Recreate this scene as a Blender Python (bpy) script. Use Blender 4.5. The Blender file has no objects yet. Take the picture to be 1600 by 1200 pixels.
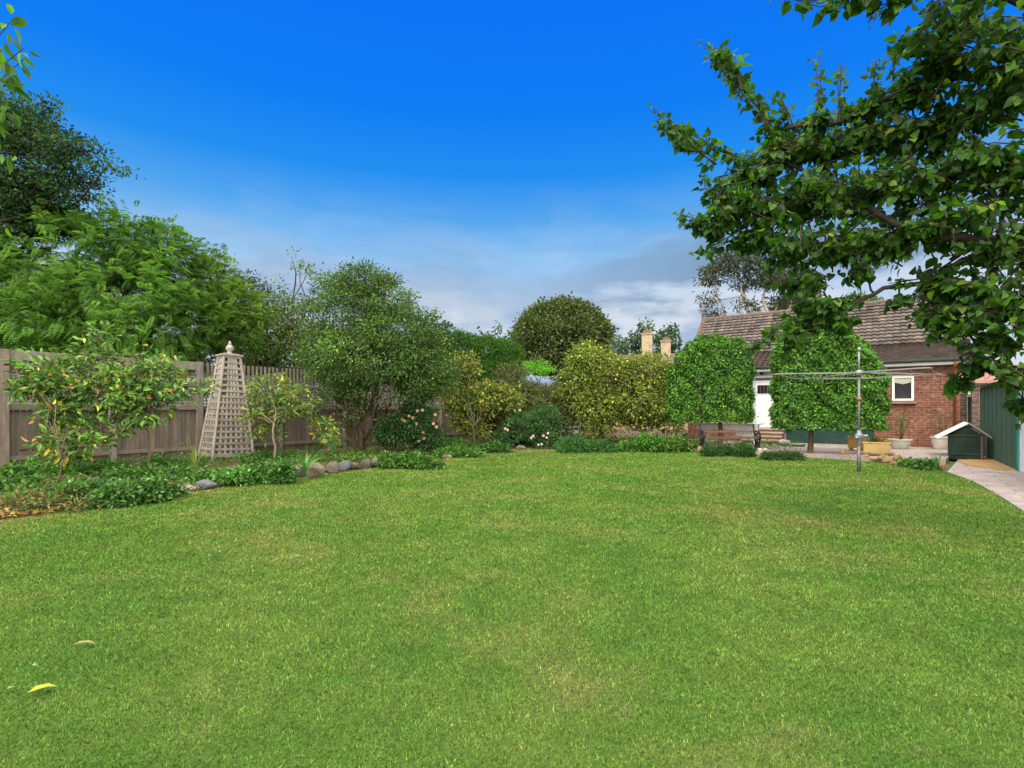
import bpy, math, random
import numpy as np
from math import sin, cos, pi, radians as R, atan2, sqrt, hypot
random.seed(7); rng = np.random.default_rng(11)
sc = bpy.context.scene; COL = sc.collection
H = 1.4; FPX = 822.0; HY = 638.0

def W(px, py, Y):
    return np.array([(px-800)/FPX*Y, Y, H-(py-HY)/FPX*Y])
def G(px, py, z=0.0):
    Y = FPX*(H-z)/(py-HY)
    return np.array([(px-800)/FPX*Y, Y, z])

# ------------------------------------------------------------------ mesh buffer
class Buf:
    def __init__(s): s.V=[]; s.L=[]; s.T=[]; s.C=[]; s.n=0; s.M=[]
    def add(s, V, F, col=(1,1,1), mat=0):
        V = np.asarray(V, dtype=np.float64).reshape(-1,3)
        if isinstance(F, np.ndarray):
            s.L.append((F+s.n).ravel()); s.T.append(np.full(len(F), F.shape[1])); nf=len(F)
        else:
            for f in F: s.L.append(np.asarray(f)+s.n); s.T.append(np.array([len(f)]))
            nf=len(F)
        c = np.asarray(col, dtype=np.float64)
        if c.ndim==1: c = np.tile(c[:3], (len(V),1))
        s.C.append(c); s.V.append(V); s.n += len(V); s.M.append(np.full(nf, mat))
    def box(s, c, d, rz=0.0, col=(1,1,1), mat=0, taper=1.0, rot=None):
        x,y,z=[v/2 for v in d]; t=taper
        V=np.array([[-x,-y,-z],[x,-y,-z],[x,y,-z],[-x,y,-z],[-x*t,-y*t,z],[x*t,-y*t,z],[x*t,y*t,z],[-x*t,y*t,z]])
        if rot is not None: V=V@rot.T
        if rz: V=V@np.array([[cos(rz),sin(rz),0],[-sin(rz),cos(rz),0],[0,0,1]])
        s.add(V+np.asarray(c), np.array([[0,3,2,1],[4,5,6,7],[0,1,5,4],[1,2,6,5],[2,3,7,6],[3,0,4,7]]), col, mat)
    def beam(s, a, b, w, h, col=(1,1,1), mat=0, up=(0,0,1)):
        a=np.asarray(a,float); b=np.asarray(b,float); d=b-a; L=np.linalg.norm(d); d=d/L
        u=np.asarray(up,float); x=np.cross(d,u)
        if np.linalg.norm(x)<1e-3: x=np.cross(d,(0,1,0))
        x/=np.linalg.norm(x); y=np.cross(x,d)
        s.box((a+b)/2,(L,w,h),rot=np.stack([d,x,y],1),col=col,mat=mat)
    def tube(s, P, r, n=6, col=(1,1,1), mat=0, cap=True):
        P=np.asarray(P,float); m=len(P); r=np.broadcast_to(np.asarray(r,float),(m,))
        T=np.gradient(P,axis=0); T/=np.linalg.norm(T,axis=1)[:,None]+1e-9
        ref=np.array([.31,.17,.93]) if abs(T[0][2])<.8 else np.array([.9,.3,.1])
        X=np.cross(T,ref); X/=np.linalg.norm(X,axis=1)[:,None]+1e-9; Y=np.cross(T,X)
        a=np.arange(n)*2*pi/n
        V=P[:,None,:]+r[:,None,None]*(np.cos(a)[None,:,None]*X[:,None,:]+np.sin(a)[None,:,None]*Y[:,None,:])
        i=np.arange(m-1)[:,None]*n; j=np.arange(n)[None,:]; k=(j+1)%n
        F=np.stack([i+j,i+k,i+n+k,i+n+j],-1).reshape(-1,4)
        base=s.n
        s.add(V.reshape(-1,3),F,col,mat)
        if cap:
            for o,rev in ((0,True),((m-1)*n,False)):
                f=np.arange(n)+o+base; f=f[::-1] if rev else f
                s.L.append(f); s.T.append(np.array([n])); s.M.append(np.array([mat]))
    def lathe(s, prof, c=(0,0,0), n=20, col=(1,1,1), mat=0):
        prof=np.asarray(prof,float); m=len(prof); a=np.arange(n)*2*pi/n
        V=np.stack([prof[:,0][:,None]*np.cos(a),prof[:,0][:,None]*np.sin(a),np.repeat(prof[:,1][:,None],n,1)],-1)
        i=np.arange(m-1)[:,None]*n; j=np.arange(n)[None,:]; k=(j+1)%n
        F=np.stack([i+j,i+k,i+n+k,i+n+j],-1).reshape(-1,4)
        s.add(V.reshape(-1,3)+np.asarray(c),F,col,mat)
    def sheet(s, poly, z, col=(1,1,1), mat=0):
        s.add([(p[0],p[1],z) for p in poly],[list(range(len(poly)))],col,mat)
    def slab(s, poly, z0, z1, col=(1,1,1), mat=0):
        n=len(poly); a=sum(poly[i][0]*poly[(i+1)%n][1]-poly[(i+1)%n][0]*poly[i][1] for i in range(n))
        if a<0: poly=poly[::-1]
        V=[(p[0],p[1],z0) for p in poly]+[(p[0],p[1],z1) for p in poly]
        F=[list(range(n,2*n))]+[[i,(i+1)%n,n+(i+1)%n,n+i] for i in range(n)]
        s.add(V,F,col,mat)
    def build(s, name, mats, parent=None, smooth=False):
        me=bpy.data.meshes.new(name)
        V=np.concatenate(s.V); L=np.concatenate(s.L).astype(np.int32); T=np.concatenate(s.T).astype(np.int32)
        C=np.concatenate(s.C); Mi=np.concatenate(s.M).astype(np.int32)
        me.vertices.add(len(V)); me.vertices.foreach_set('co',V.astype(np.float32).ravel())
        me.loops.add(len(L)); me.loops.foreach_set('vertex_index',L)
        st=np.concatenate([[0],np.cumsum(T)[:-1]]).astype(np.int32)
        me.polygons.add(len(T)); me.polygons.foreach_set('loop_start',st)
        if not isinstance(mats,(list,tuple)): mats=[mats]
        for m in mats: me.materials.append(m)
        me.polygons.foreach_set('material_index',Mi)
        me.polygons.foreach_set('use_smooth',np.full(len(T),smooth))
        at=me.attributes.new('col','FLOAT_COLOR','POINT')
        at.data.foreach_set('color',np.concatenate([C,np.ones((len(C),1))],1).astype(np.float32).ravel())
        me.update(calc_edges=True); me.validate()
        o=bpy.data.objects.new(name,me); COL.objects.link(o)
        if parent is not None: o.parent=parent
        return o

def tag(o,label,cat,group=None,kind=None):
    if label: o['label']=label
    if cat: o['category']=cat
    if group: o['group']=group
    if kind: o['kind']=kind
    return o
def thing(name,label,cat,loc=(0,0,0),rz=0.0,group=None):
    o=bpy.data.objects.new(name,None); COL.objects.link(o); o.location=loc; o.rotation_euler=(0,0,rz)
    o.empty_display_size=.2
    return tag(o,label,cat,group)
def struct(name,b,m,**k):
    return tag(b.build(name,m,**k),None,None,None,'structure')

# ------------------------------------------------------------------ materials
def newmat(name):
    m=bpy.data.materials.new(name); m.use_nodes=True; nt=m.node_tree; nt.nodes.clear()
    out=nt.nodes.new('ShaderNodeOutputMaterial'); p=nt.nodes.new('ShaderNodeBsdfPrincipled')
    nt.links.new(p.outputs[0],out.inputs[0]); return m,nt,p,out
def nd(nt,t,**k):
    n=nt.nodes.new('ShaderNode'+t)
    for a,v in k.items(): setattr(n,a,v)
    return n
def mixc(nt,a,b,f,mode='MIX'):
    n=nd(nt,'Mix',data_type='RGBA',blend_type=mode)
    for s,v in ((0,f),(6,a),(7,b)):
        if isinstance(v,(int,float)): n.inputs[s].default_value=v
        elif isinstance(v,(tuple,list)): n.inputs[s].default_value=(*v[:3],1)
        else: nt.links.new(v,n.inputs[s])
    return n.outputs[2]
def noise(nt,vec,scale,detail=4,rough=.6,dist=0.0):
    n=nd(nt,'TexNoise'); n.inputs['Scale'].default_value=scale; n.inputs['Detail'].default_value=detail
    n.inputs['Roughness'].default_value=rough; n.inputs['Distortion'].default_value=dist
    if vec is not None: nt.links.new(vec,n.inputs['Vector'])
    return n.outputs['Fac']
def ramp(nt,f,stops):
    n=nd(nt,'ValToRGB'); e=n.color_ramp.elements
    while len(e)<len(stops): e.new(.5)
    for i,(p,c) in enumerate(stops):
        e[i].position=p; e[i].color=(*(c if isinstance(c,(tuple,list)) else (c,c,c)),1)
    nt.links.new(f,n.inputs[0]); return n.outputs[0]
def mapping(nt,scale=(1,1,1),rot=(0,0,0),src='Object'):
    t=nd(nt,'TexCoord'); mp=nd(nt,'Mapping'); mp.inputs['Scale'].default_value=scale; mp.inputs['Rotation'].default_value=rot
    nt.links.new(t.outputs[src],mp.inputs[0]); return mp.outputs[0]
def bump(nt,p,h,strength,dist=.01):
    b=nd(nt,'Bump'); b.inputs['Strength'].default_value=strength; b.inputs['Distance'].default_value=dist
    nt.links.new(h,b.inputs['Height']); nt.links.new(b.outputs[0],p.inputs['Normal'])
def attr(nt):
    a=nd(nt,'Attribute'); a.attribute_name='col'; return a.outputs['Color']

def leafmat(name,trans=.3,rough=.45,spec=.4,tint=(1.25,1.35,.5)):
    m,nt,p,out=newmat(name); a=attr(nt)
    nt.links.new(a,p.inputs['Base Color']); p.inputs['Roughness'].default_value=rough
    p.inputs['Specular IOR Level'].default_value=spec
    t=nd(nt,'BsdfTranslucent'); nt.links.new(mixc(nt,a,(*tint,),1.0,'MULTIPLY'),t.inputs[0])
    mx=nd(nt,'MixShader'); mx.inputs[0].default_value=trans
    nt.links.new(p.outputs[0],mx.inputs[1]); nt.links.new(t.outputs[0],mx.inputs[2]); nt.links.new(mx.outputs[0],out.inputs[0])
    return m
def attrmat(name,rough=.7,amp=.35,scale=(12,12,12),bstr=.3,bdist=.004,metal=0.0,spec=.4,dirt=None,dirtf=.4,nscale=1.0):
    m,nt,p,out=newmat(name); v=mapping(nt,scale)
    f=noise(nt,v,nscale,6,.65); r=ramp(nt,f,[(.25,1-amp),(.75,1+amp*.6)])
    c=mixc(nt,attr(nt),r,1.0,'MULTIPLY')
    if dirt:
        v2=mapping(nt,(1.3,1.3,1.3)); g=ramp(nt,noise(nt,v2,1.7,5,.7),[(.45,0.0),(.7,1.0)])
        mf=nd(nt,'Math',operation='MULTIPLY'); nt.links.new(g,mf.inputs[0]); mf.inputs[1].default_value=dirtf
        c=mixc(nt,c,dirt,mf.outputs[0])
    nt.links.new(c,p.inputs['Base Color']); p.inputs['Roughness'].default_value=rough; p.inputs['Metallic'].default_value=metal
    p.inputs['Specular IOR Level'].default_value=spec
    if bstr: bump(nt,p,f,bstr,bdist)
    return m
LEAF=leafmat('leaf_soft',.3,.5,.28); GLOSS=leafmat('leaf_glossy',.2,.42,.38); GRASSY=leafmat('leaf_matte',.3,.7,.15)
NEAR=leafmat('leaf_near',.5,.42,.35,(1.3,1.5,.35))
BARK=attrmat('bark',.9,.5,(9,9,3),.8,.02,nscale=2)
WOOD=attrmat('weathered_wood',.88,.5,(25,25,2.2),.5,.004,dirt=(.10,.09,.075),dirtf=.5)
WOODH=attrmat('weathered_wood_flat',.88,.4,(8,8,8),.5,.004,dirt=(.12,.10,.085),dirtf=.4)
PAINT=attrmat('paint',.6,.18,(3,3,3),.1,.002,spec=.2,dirt=(.2,.2,.18),dirtf=.12)
METAL=attrmat('galvanised_metal',.45,.3,(14,14,14),.15,.002,metal=.35)
STONE=attrmat('stone',.9,.45,(6,6,6),.9,.03,dirt=(.05,.05,.04),dirtf=.45,nscale=1.6)
CLAY=attrmat('clay',.85,.25,(9,9,9),.4,.006,dirt=(.06,.055,.045),dirtf=.5)
FLOWER=leafmat('petals',.3,.6,.2,(1.1,1,1))

def brickmat(name,c1,c2,c3,mort,dark=.0):
    m,nt,p,out=newmat(name)
    t=nd(nt,'TexCoord'); s=nd(nt,'SeparateXYZ'); nt.links.new(t.outputs['Object'],s.inputs[0])
    ad=nd(nt,'Math',operation='ADD'); nt.links.new(s.outputs[0],ad.inputs[0]); nt.links.new(s.outputs[1],ad.inputs[1])
    c=nd(nt,'CombineXYZ'); nt.links.new(ad.outputs[0],c.inputs[0]); nt.links.new(s.outputs[2],c.inputs[1])
    b=nd(nt,'TexBrick'); nt.links.new(c.outputs[0],b.inputs['Vector'])
    b.inputs['Scale'].default_value=1; b.inputs['Brick Width'].default_value=.24; b.inputs['Row Height'].default_value=.086
    b.inputs['Mortar Size'].default_value=.008; b.inputs['Color1'].default_value=(*c1,1); b.inputs['Color2'].default_value=(*c2,1)
    b.inputs['Mortar'].default_value=(*mort,1); b.inputs['Bias'].default_value=-.1
    n1=noise(nt,c.outputs[0],1.6,6,.7); n2=noise(nt,c.outputs[0],9,4,.7)
    col=mixc(nt,b.outputs[0],c3,ramp(nt,n1,[(.48,0.0),(.70,.55)]))
    col=mixc(nt,col,ramp(nt,n2,[(.3,.45),(.7,1.35)]),1.0,'MULTIPLY')
    n3=noise(nt,c.outputs[0],5.5,3,.6); col=mixc(nt,col,(.42,.24,.13),ramp(nt,n3,[(.58,0.0),(.68,.55)]))
    nt.links.new(col,p.inputs['Base Color']); p.inputs['Roughness'].default_value=.9
    bump(nt,p,b.outputs['Fac'],-.5,.01); return m
BRICK=brickmat('red_brick',(.23,.070,.040),(.12,.038,.028),(.32,.16,.10),(.26,.18,.13))
BRICKD=brickmat('old_brick',(.16,.09,.075),(.08,.045,.04),(.22,.16,.13),(.25,.2,.17))

def groundmat(name,base,alt,dry,sc1=1.1,fine=60,grass=False,rough=.95,attrmul=False,thr=(.5,.72)):
    """colour patches in plan; shared by the lawn soil and the blades so that patches agree"""
    m,nt,p,out=newmat(name)
    g=nd(nt,'NewGeometry'); mp=nd(nt,'Mapping'); mp.inputs['Scale'].default_value=(1,1,0); nt.links.new(g.outputs['Position'],mp.inputs[0]); v=mp.outputs[0]
    a=noise(nt,v,sc1,5,.65); c=mixc(nt,base,alt,ramp(nt,a,[(.38,0.0),(.62,1.0)]))
    b=noise(nt,v,sc1*.62,6,.72,.3); c=mixc(nt,c,dry,ramp(nt,b,[(thr[0],0.0),(thr[1],.85)]))
    if attrmul: c=mixc(nt,c,ramp(nt,noise(nt,v,4.2,5,.75),[(.32,.70),(.68,1.30)]),1.0,'MULTIPLY')
    f=noise(nt,v,fine,3,.7); c=mixc(nt,c,ramp(nt,f,[(.3,.55),(.7,1.4)]),1.0,'MULTIPLY')
    if attrmul: c=mixc(nt,c,attr(nt),1.0,'MULTIPLY')
    nt.links.new(c,p.inputs['Base Color']); p.inputs['Roughness'].default_value=rough; p.inputs['Specular IOR Level'].default_value=.15
    if attrmul:
        t=nd(nt,'BsdfTranslucent'); nt.links.new(c,t.inputs[0]); mx=nd(nt,'MixShader'); mx.inputs[0].default_value=.3
        nt.links.new(p.outputs[0],mx.inputs[1]); nt.links.new(t.outputs[0],mx.inputs[2]); nt.links.new(mx.outputs[0],out.inputs[0])
    else: bump(nt,p,f,.6,.02)
    return m
GA=(.100,.230,.030); GB=(.165,.275,.045); GD=(.28,.29,.08)
LAWN=groundmat('lawn_soil',(.06,.12,.018),(.085,.14,.024),(.17,.16,.06),.75)
BLADE=groundmat('grass_blade',GA,GB,GD,.75,35,attrmul=True,rough=.6)
MULCH=groundmat('bed_mulch',(.10,.07,.045),(.16,.12,.07),(.07,.09,.03),1.4,30)
EARTH=groundmat('far_ground',(.07,.10,.03),(.1,.11,.05),(.14,.12,.07),.3,8)
GRAVEL=groundmat('orange_gravel',(.45,.27,.12),(.36,.21,.10),(.5,.36,.2),1.5,45)
def pavemat(name,c1,c2,mort,bw,rh,rot):
    m,nt,p,out=newmat(name); v=mapping(nt,(1,1,1),(0,0,rot))
    b=nd(nt,'TexBrick'); nt.links.new(v,b.inputs['Vector']); b.inputs['Scale'].default_value=1
    b.inputs['Brick Width'].default_value=bw; b.inputs['Row Height'].default_value=rh; b.inputs['Mortar Size'].default_value=.008
    b.inputs['Color1'].default_value=(*c1,1); b.inputs['Color2'].default_value=(*c2,1); b.inputs['Mortar'].default_value=(*mort,1)
    n=noise(nt,v,2.2,7,.7); c=mixc(nt,b.outputs[0],ramp(nt,n,[(.3,.6),(.7,1.2)]),1.0,'MULTIPLY')
    nt.links.new(c,p.inputs['Base Color']); p.inputs['Roughness'].default_value=.85; bump(nt,p,n,.4,.01); return m
PAVE=pavemat('paving',(.40,.33,.29),(.33,.27,.25),(.16,.14,.11),.6,.4,.64)
GLASS=newmat('dark_glass'); GLASS[2].inputs['Base Color'].default_value=(.02,.02,.022,1); GLASS[2].inputs['Roughness'].default_value=.12; GLASS=GLASS[0]

# ------------------------------------------------------------------ foliage
def tmpl(kind):
    if kind=='rhomb': return np.array([[0,0,0],[.45,.5,.10],[1,0,-.08],[.45,-.5,.10]]),[[0,1,2],[0,2,3]]
    if kind=='long':  return np.array([[0,0,0],[.3,.46,.1],[.7,.36,.06],[1,0,-.14],[.7,-.36,.06],[.3,-.46,.1],[.5,0,0.02]]),[[0,6,1],[1,6,2],[2,6,3],[6,0,5],[6,5,4],[6,4,3]]
    if kind=='heart': return np.array([[0,0,0],[1,0,-.16],[-.04,.26,.05],[.2,.5,.1],[.55,.36,.04],[-.04,-.26,.05],[.2,-.5,.1],[.55,-.36,.04],[.45,0,.0]]),[[0,8,3,2],[8,1,4,3],[0,5,6,8],[8,6,7,1]]
def unit(a): return a/(np.linalg.norm(a,axis=-1,keepdims=True)+1e-9)
def put_leaves(b,P,D,N,L,Wd,C,kind='rhomb',mat=0):
    T,F=tmpl(kind); n=len(P); k=len(T)
    D=unit(D); S=unit(np.cross(N,D)); Nn=np.cross(D,S)
    L=np.broadcast_to(L,(n,)); Wd=np.broadcast_to(Wd,(n,))
    V=P[:,None,:]+T[None,:,0,None]*(L[:,None]*1.0)[...,None]*D[:,None,:]+T[None,:,1,None]*Wd[:,None,None]*S[:,None,:]+T[None,:,2,None]*L[:,None,None]*Nn[:,None,:]
    for f in [x for x in F if 1]: pass
    F3=[f for f in F if len(f)==3]; F4=[f for f in F if len(f)==4]
    FF=np.array(F3 if F3 else F4)
    FA=(FF[None]+(np.arange(n)*k)[:,None,None]).reshape(-1,FF.shape[1])
    b.add(V.reshape(-1,3),FA,np.repeat(C,k,0),mat)
def palette(pal,n,jit=.22):
    pal=np.array(pal); w=pal[:,3]/pal[:,3].sum(); i=rng.choice(len(pal),n,p=w)
    return pal[i,:3]*(1+jit*rng.standard_normal((n,1))).clip(.35,1.8)
def rsph(n): return unit(rng.standard_normal((n,3)))
def crown_pts(blobs,ncl,shell=.5,zmin=None):
    """clump centres on and inside a set of ellipsoids"""
    A=np.array([ (b[1][0]*b[1][1]*b[1][2])**(2/3)*(b[2] if len(b)>2 else 1) for b in blobs]); A/=A.sum()
    C=[];O=[]
    for (bl,a) in zip(blobs,A):
        k=max(1,int(round(ncl*a))); d=rsph(k); r=rng.uniform(shell,1,(k,1))**.6
        C.append(np.array(bl[0])+d*r*np.array(bl[1])); O.append(unit(d/np.array(bl[1])))
    C=np.concatenate(C);O=np.concatenate(O)
    if zmin is not None: k=C[:,2]>zmin; C=C[k];O=O[k]
    return C,O
def foliage(b,C,O,per,rc,L,Wd,pal,kind='rhomb',up=.5,out=.6,rnd=.6,droop=.2,cj=.25,flat=.7,jit=.2,mat=0):
    n=len(C); N=n*per
    idx=np.repeat(np.arange(n),per)
    off=rng.standard_normal((N,3))*rc*.55; off[:,2]*=flat
    P=C[idx]+off
    nrm=unit(out*O[idx]+np.array([0,0,up])+rnd*rng.standard_normal((N,3)))
    d=unit(unit(off)*.8+O[idx]*.6+rng.standard_normal((N,3))*.6+np.array([0,0,-droop]))
    cb=(1+cj*rng.standard_normal((n,1))).clip(.5,1.7)
    c=palette(pal,N,jit)*cb[idx]
    s=rng.uniform(.65,1.2,N)
    put_leaves(b,P,d,nrm,L*s,Wd*s,c,kind,mat)
def wig(a,b,k=5,amp=.06):
    a=np.asarray(a,float); b=np.asarray(b,float); t=np.linspace(0,1,k)[:,None]
    P=a+(b-a)*t; L=np.linalg.norm(b-a); P[1:-1]+=rng.standard_normal((k-2,3))*L*amp; P[:,2]+=(np.sin(t[:,0]*pi)*L*.06)
    return P
def limbs(b,base,top,r,targets,nodes=None,col=(.10,.075,.055),sub=None,rt=.4,subr=.012):
    col=np.array(col)
    """trunk base->top, limbs to targets, twigs to sub points"""
    b.tube(wig(base,top,6,.025),np.linspace(r*1.15,r*.7,6),8,col)
    b.tube(np.array([np.array(base)-[0,0,.15],np.array(base)+[0,0,.12]]),[r*1.6,r*1.15],8,col)
    for t in targets:
        b.tube(wig(top,t,6,.05),np.linspace(r*.6,r*.15,6),6,col)
    if sub is not None and len(targets):
        T=np.array(targets)
        for c in sub:
            t=T[np.argmin(np.linalg.norm(T-c,axis=1))]
            b.tube(wig(t,c,4,.08),np.linspace(subr,subr*.35,4),4,col,cap=False)
def tree(name,label,cat,base,top,r,blobs,ncl,per,rc,L,Wd,pal,kind='rhomb',mat=None,bark=(.10,.075,.055),group=None,shell=.45,ntw=60,subr=.012,extra=None,trunkname='trunk',crownname='crown',**kw):
    t=thing(name,label,cat,base,0,group)
    C,O=crown_pts(blobs,ncl,shell)
    cb=Buf(); foliage(cb,C,O,per,rc,L,Wd,pal,kind,**kw)
    if extra: extra(cb)
    cb.V=[v-np.asarray(base) for v in cb.V]
    cb.build(crownname,mat or LEAF,t)
    tb=Buf(); sel=C[rng.permutation(len(C))[:ntw]]
    limbs(tb,base,top,r,[b[0] for b in blobs],col=bark,sub=sel,subr=subr)
    tb.V=[v-np.asarray(base) for v in tb.V]
    tb.build(trunkname,BARK,t,smooth=True)
    return t
def B(px,py,Y,rx,ry,rd=None,w=1.0):
    """an ellipsoid clump: centre seen at px,py at distance Y; half sizes given in photo pixels at that distance"""
    s=Y/FPX; return (W(px,py,Y),(rx*s,(rd if rd else (rx+ry)/2*s),ry*s),w)

# ================================================================== WORLD / CAMERA / LIGHT
w=bpy.data.worlds.new('World'); sc.world=w; w.use_nodes=True; nt=w.node_tree; nt.nodes.clear()
SUN_EL=R(52); SUN_AZ=R(205)   # azimuth of the sun, clockwise from +Y
out=nd(nt,'OutputWorld'); tc=nd(nt,'TexCoord'); sep=nd(nt,'SeparateXYZ'); nt.links.new(tc.outputs['Generated'],sep.inputs[0])
def lin(r,g,b): return tuple(((c/255)/12.92 if c/255<=.04045 else ((c/255+.055)/1.055)**2.4) for c in (r,g,b))
base=ramp(nt,sep.outputs[2],[(0.0,lin(208,218,234)),(.12,lin(200,214,236)),(.20,lin(192,214,243)),(.275,lin(142,198,247)),(.335,lin(84,170,244)),
      (.40,lin(30,146,246)),(.49,lin(2,126,249)),(.7,lin(0,108,250))])
mp=nd(nt,'Mapping'); mp.inputs['Scale'].default_value=(1.6,1.6,6.0); mp.inputs['Location'].default_value=(.35,.2,.1); nt.links.new(tc.outputs['Generated'],mp.inputs[0])
cl=noise(nt,mp.outputs[0],1.9,7,.55,.25)
clf=ramp(nt,cl,[(.46,0.0),(.58,1.0)])
band=ramp(nt,sep.outputs[2],[(0.02,.2),(.12,.4),(.19,.5),(.25,.3),(.31,.08),(.40,0.0)])
mm=nd(nt,'Math',operation='MULTIPLY'); nt.links.new(clf,mm.inputs[0]); nt.links.new(band,mm.inputs[1])
c1=mixc(nt,base,lin(124,154,192),mm.outputs[0])
s1=nd(nt,'Math',operation='MULTIPLY_ADD'); nt.links.new(sep.outputs[0],s1.inputs[0]); s1.inputs[1].default_value=-.12; nt.links.new(sep.outputs[2],s1.inputs[2])
mp3=nd(nt,'Mapping'); mp3.inputs['Scale'].default_value=(3.2,3.2,9.0); mp3.inputs['Location'].default_value=(1.3,2.2,.7); nt.links.new(tc.outputs['Generated'],mp3.inputs[0])
n3=noise(nt,mp3.outputs[0],1.7,8,.6,.3)
s2=nd(nt,'Math',operation='MULTIPLY_ADD'); nt.links.new(n3,s2.inputs[0]); s2.inputs[1].default_value=.26; nt.links.new(s1.outputs[0],s2.inputs[2])
bank=ramp(nt,s2.outputs[0],[(.275,0.0),(.315,.95),(.365,.75),(.42,0.0)])
xr=ramp(nt,sep.outputs[0],[(0.0,.35),(.35,1.0)])
m3=nd(nt,'Math',operation='MULTIPLY'); nt.links.new(bank,m3.inputs[0]); nt.links.new(xr,m3.inputs[1])
mp2=nd(nt,'Mapping'); mp2.inputs['Scale'].default_value=(2.2,2.2,7.0); mp2.inputs['Location'].default_value=(3.1,1.2,4.4); nt.links.new(tc.outputs['Generated'],mp2.inputs[0])
cl2=ramp(nt,noise(nt,mp2.outputs[0],2.2,6,.55,.2),[(.46,0.0),(.58,1.0)])
band2=ramp(nt,sep.outputs[2],[(0.0,.6),(.17,.9),(.24,.15),(.4,.0)])
m2=nd(nt,'Math',operation='MULTIPLY'); nt.links.new(cl2,m2.inputs[0]); nt.links.new(band2,m2.inputs[1])
c2=mixc(nt,c1,lin(226,234,244),m2.outputs[0])
sb_=nd(nt,'Math',operation='SUBTRACT'); nt.links.new(sep.outputs[2],sb_.inputs[0]); nt.links.new(sep.outputs[1],sb_.inputs[1])
# bright overcast overhead and behind the camera; clear blue only ahead
over=ramp(nt,sb_.outputs[0],[(.08,0.0),(.5,1.0)])
c2=mixc(nt,c2,lin(128,160,194),m3.outputs[0])
c3=mixc(nt,c2,(2.95,2.84,2.56),over)
bg1=nd(nt,'Background'); bg1.inputs[1].default_value=1.0; nt.links.new(c3,bg1.inputs[0])
sky=nd(nt,'TexSky',sky_type='NISHITA'); sky.sun_disc=False; sky.sun_elevation=SUN_EL; sky.sun_rotation=SUN_AZ
bg2=nd(nt,'Background'); bg2.inputs[1].default_value=.07; nt.links.new(sky.outputs[0],bg2.inputs[0])
mx=nd(nt,'MixShader'); mx.inputs[0].default_value=.06; nt.links.new(bg1.outputs[0],mx.inputs[1]); nt.links.new(bg2.outputs[0],mx.inputs[2])
nt.links.new(mx.outputs[0],out.inputs[0])
sd=bpy.data.lights.new('sun','SUN'); sd.energy=2.9; sd.angle=R(40); sd.color=(1,.93,.80)
so=bpy.data.objects.new('sun',sd); COL.objects.link(so)
from mathutils import Vector
sv=Vector((sin(SUN_AZ)*cos(SUN_EL),cos(SUN_AZ)*cos(SUN_EL),sin(SUN_EL))); so.rotation_euler=sv.to_track_quat('Z','Y').to_euler(); so.location=sv*50
cd=bpy.data.cameras.new('camera'); cam=bpy.data.objects.new('camera',cd); COL.objects.link(cam); sc.camera=cam
cam.location=(0,0,H); cam.rotation_euler=(pi/2,0,0); cd.sensor_width=36; cd.lens=36*FPX/1600; cd.shift_y=(HY-600)/1600; cd.clip_end=2000; cd.clip_start=.05
vs=sc.view_settings; vs.view_transform='Standard'; vs.look='None'; vs.exposure=0.0; vs.gamma=1.0; vs.use_curve_mapping=False
sc.cycles.max_bounces=6; sc.cycles.diffuse_bounces=3; sc.cycles.transmission_bounces=4; sc.cycles.transparent_max_bounces=4

# ================================================================== GROUND
b=Buf(); b.sheet([(-300,-300),(300,-300),(300,300),(-300,300)],-.06); struct('ground',b,EARTH)
edge_px=[(-60,822),(0,812),(60,804),(130,795),(200,786),(250,776),(300,768),(370,757),(450,746),(540,735),(600,728),(650,721),(700,713),(750,706),(800,702),(860,700),(930,700),(1000,701),(1080,704),(1150,709),(1210,712),(1280,716),(1340,720),(1400,726),(1440,731),(1480,738),(1520,752),(1560,774),(1600,800),(1660,830)]
edge=[G(x,y)[:2] for x,y in edge_px]
lawn_poly=[tuple(e) for e in edge]+[(5.2,-3),(-9,-3),(-9,5.5)]
b=Buf(); b.sheet(lawn_poly,0.0); struct('lawn',b,LAWN)
# fence frame
FA=np.array([-10.7,11.3]); FD=np.array([.599,.801]); FN=np.array([-.801,.599]); FR=atan2(.801,.599)
bed_poly=[tuple(e) for e in edge[:20]]+[(9.6,17.4),(9.4,21.0),(7.6,24.5),(12,34),tuple(FA+FD*28),tuple(FA-FD*10),(-16,2),(-9,5.2)]
# bed is a gently heaped sheet
def inpoly(x,y,poly):
    poly=np.asarray(poly); n=len(poly); r=np.zeros(x.shape,bool); j=n-1
    for i in range(n):
        xi,yi=poly[i];xj,yj=poly[j]
        c=((yi>y)!=(yj>y))&(x<(xj-xi)*(y-yi)/(yj-yi+1e-12)+xi); r^=c; j=i
    return r
def edgedist(x,y,pl):
    d=np.full(x.shape,1e9); pl=np.asarray(pl)
    for i in range(len(pl)-1):
        a=pl[i];c=pl[i+1]; v=c-a; t=np.clip(((x-a[0])*v[0]+(y-a[1])*v[1])/(v@v),0,1)
        d=np.minimum(d,np.hypot(x-a[0]-t*v[0],y-a[1]-t*v[1]))
    return d
b=Buf(); b.slab(bed_poly,-.05,.055); struct('garden_bed',b,MULCH)
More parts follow.
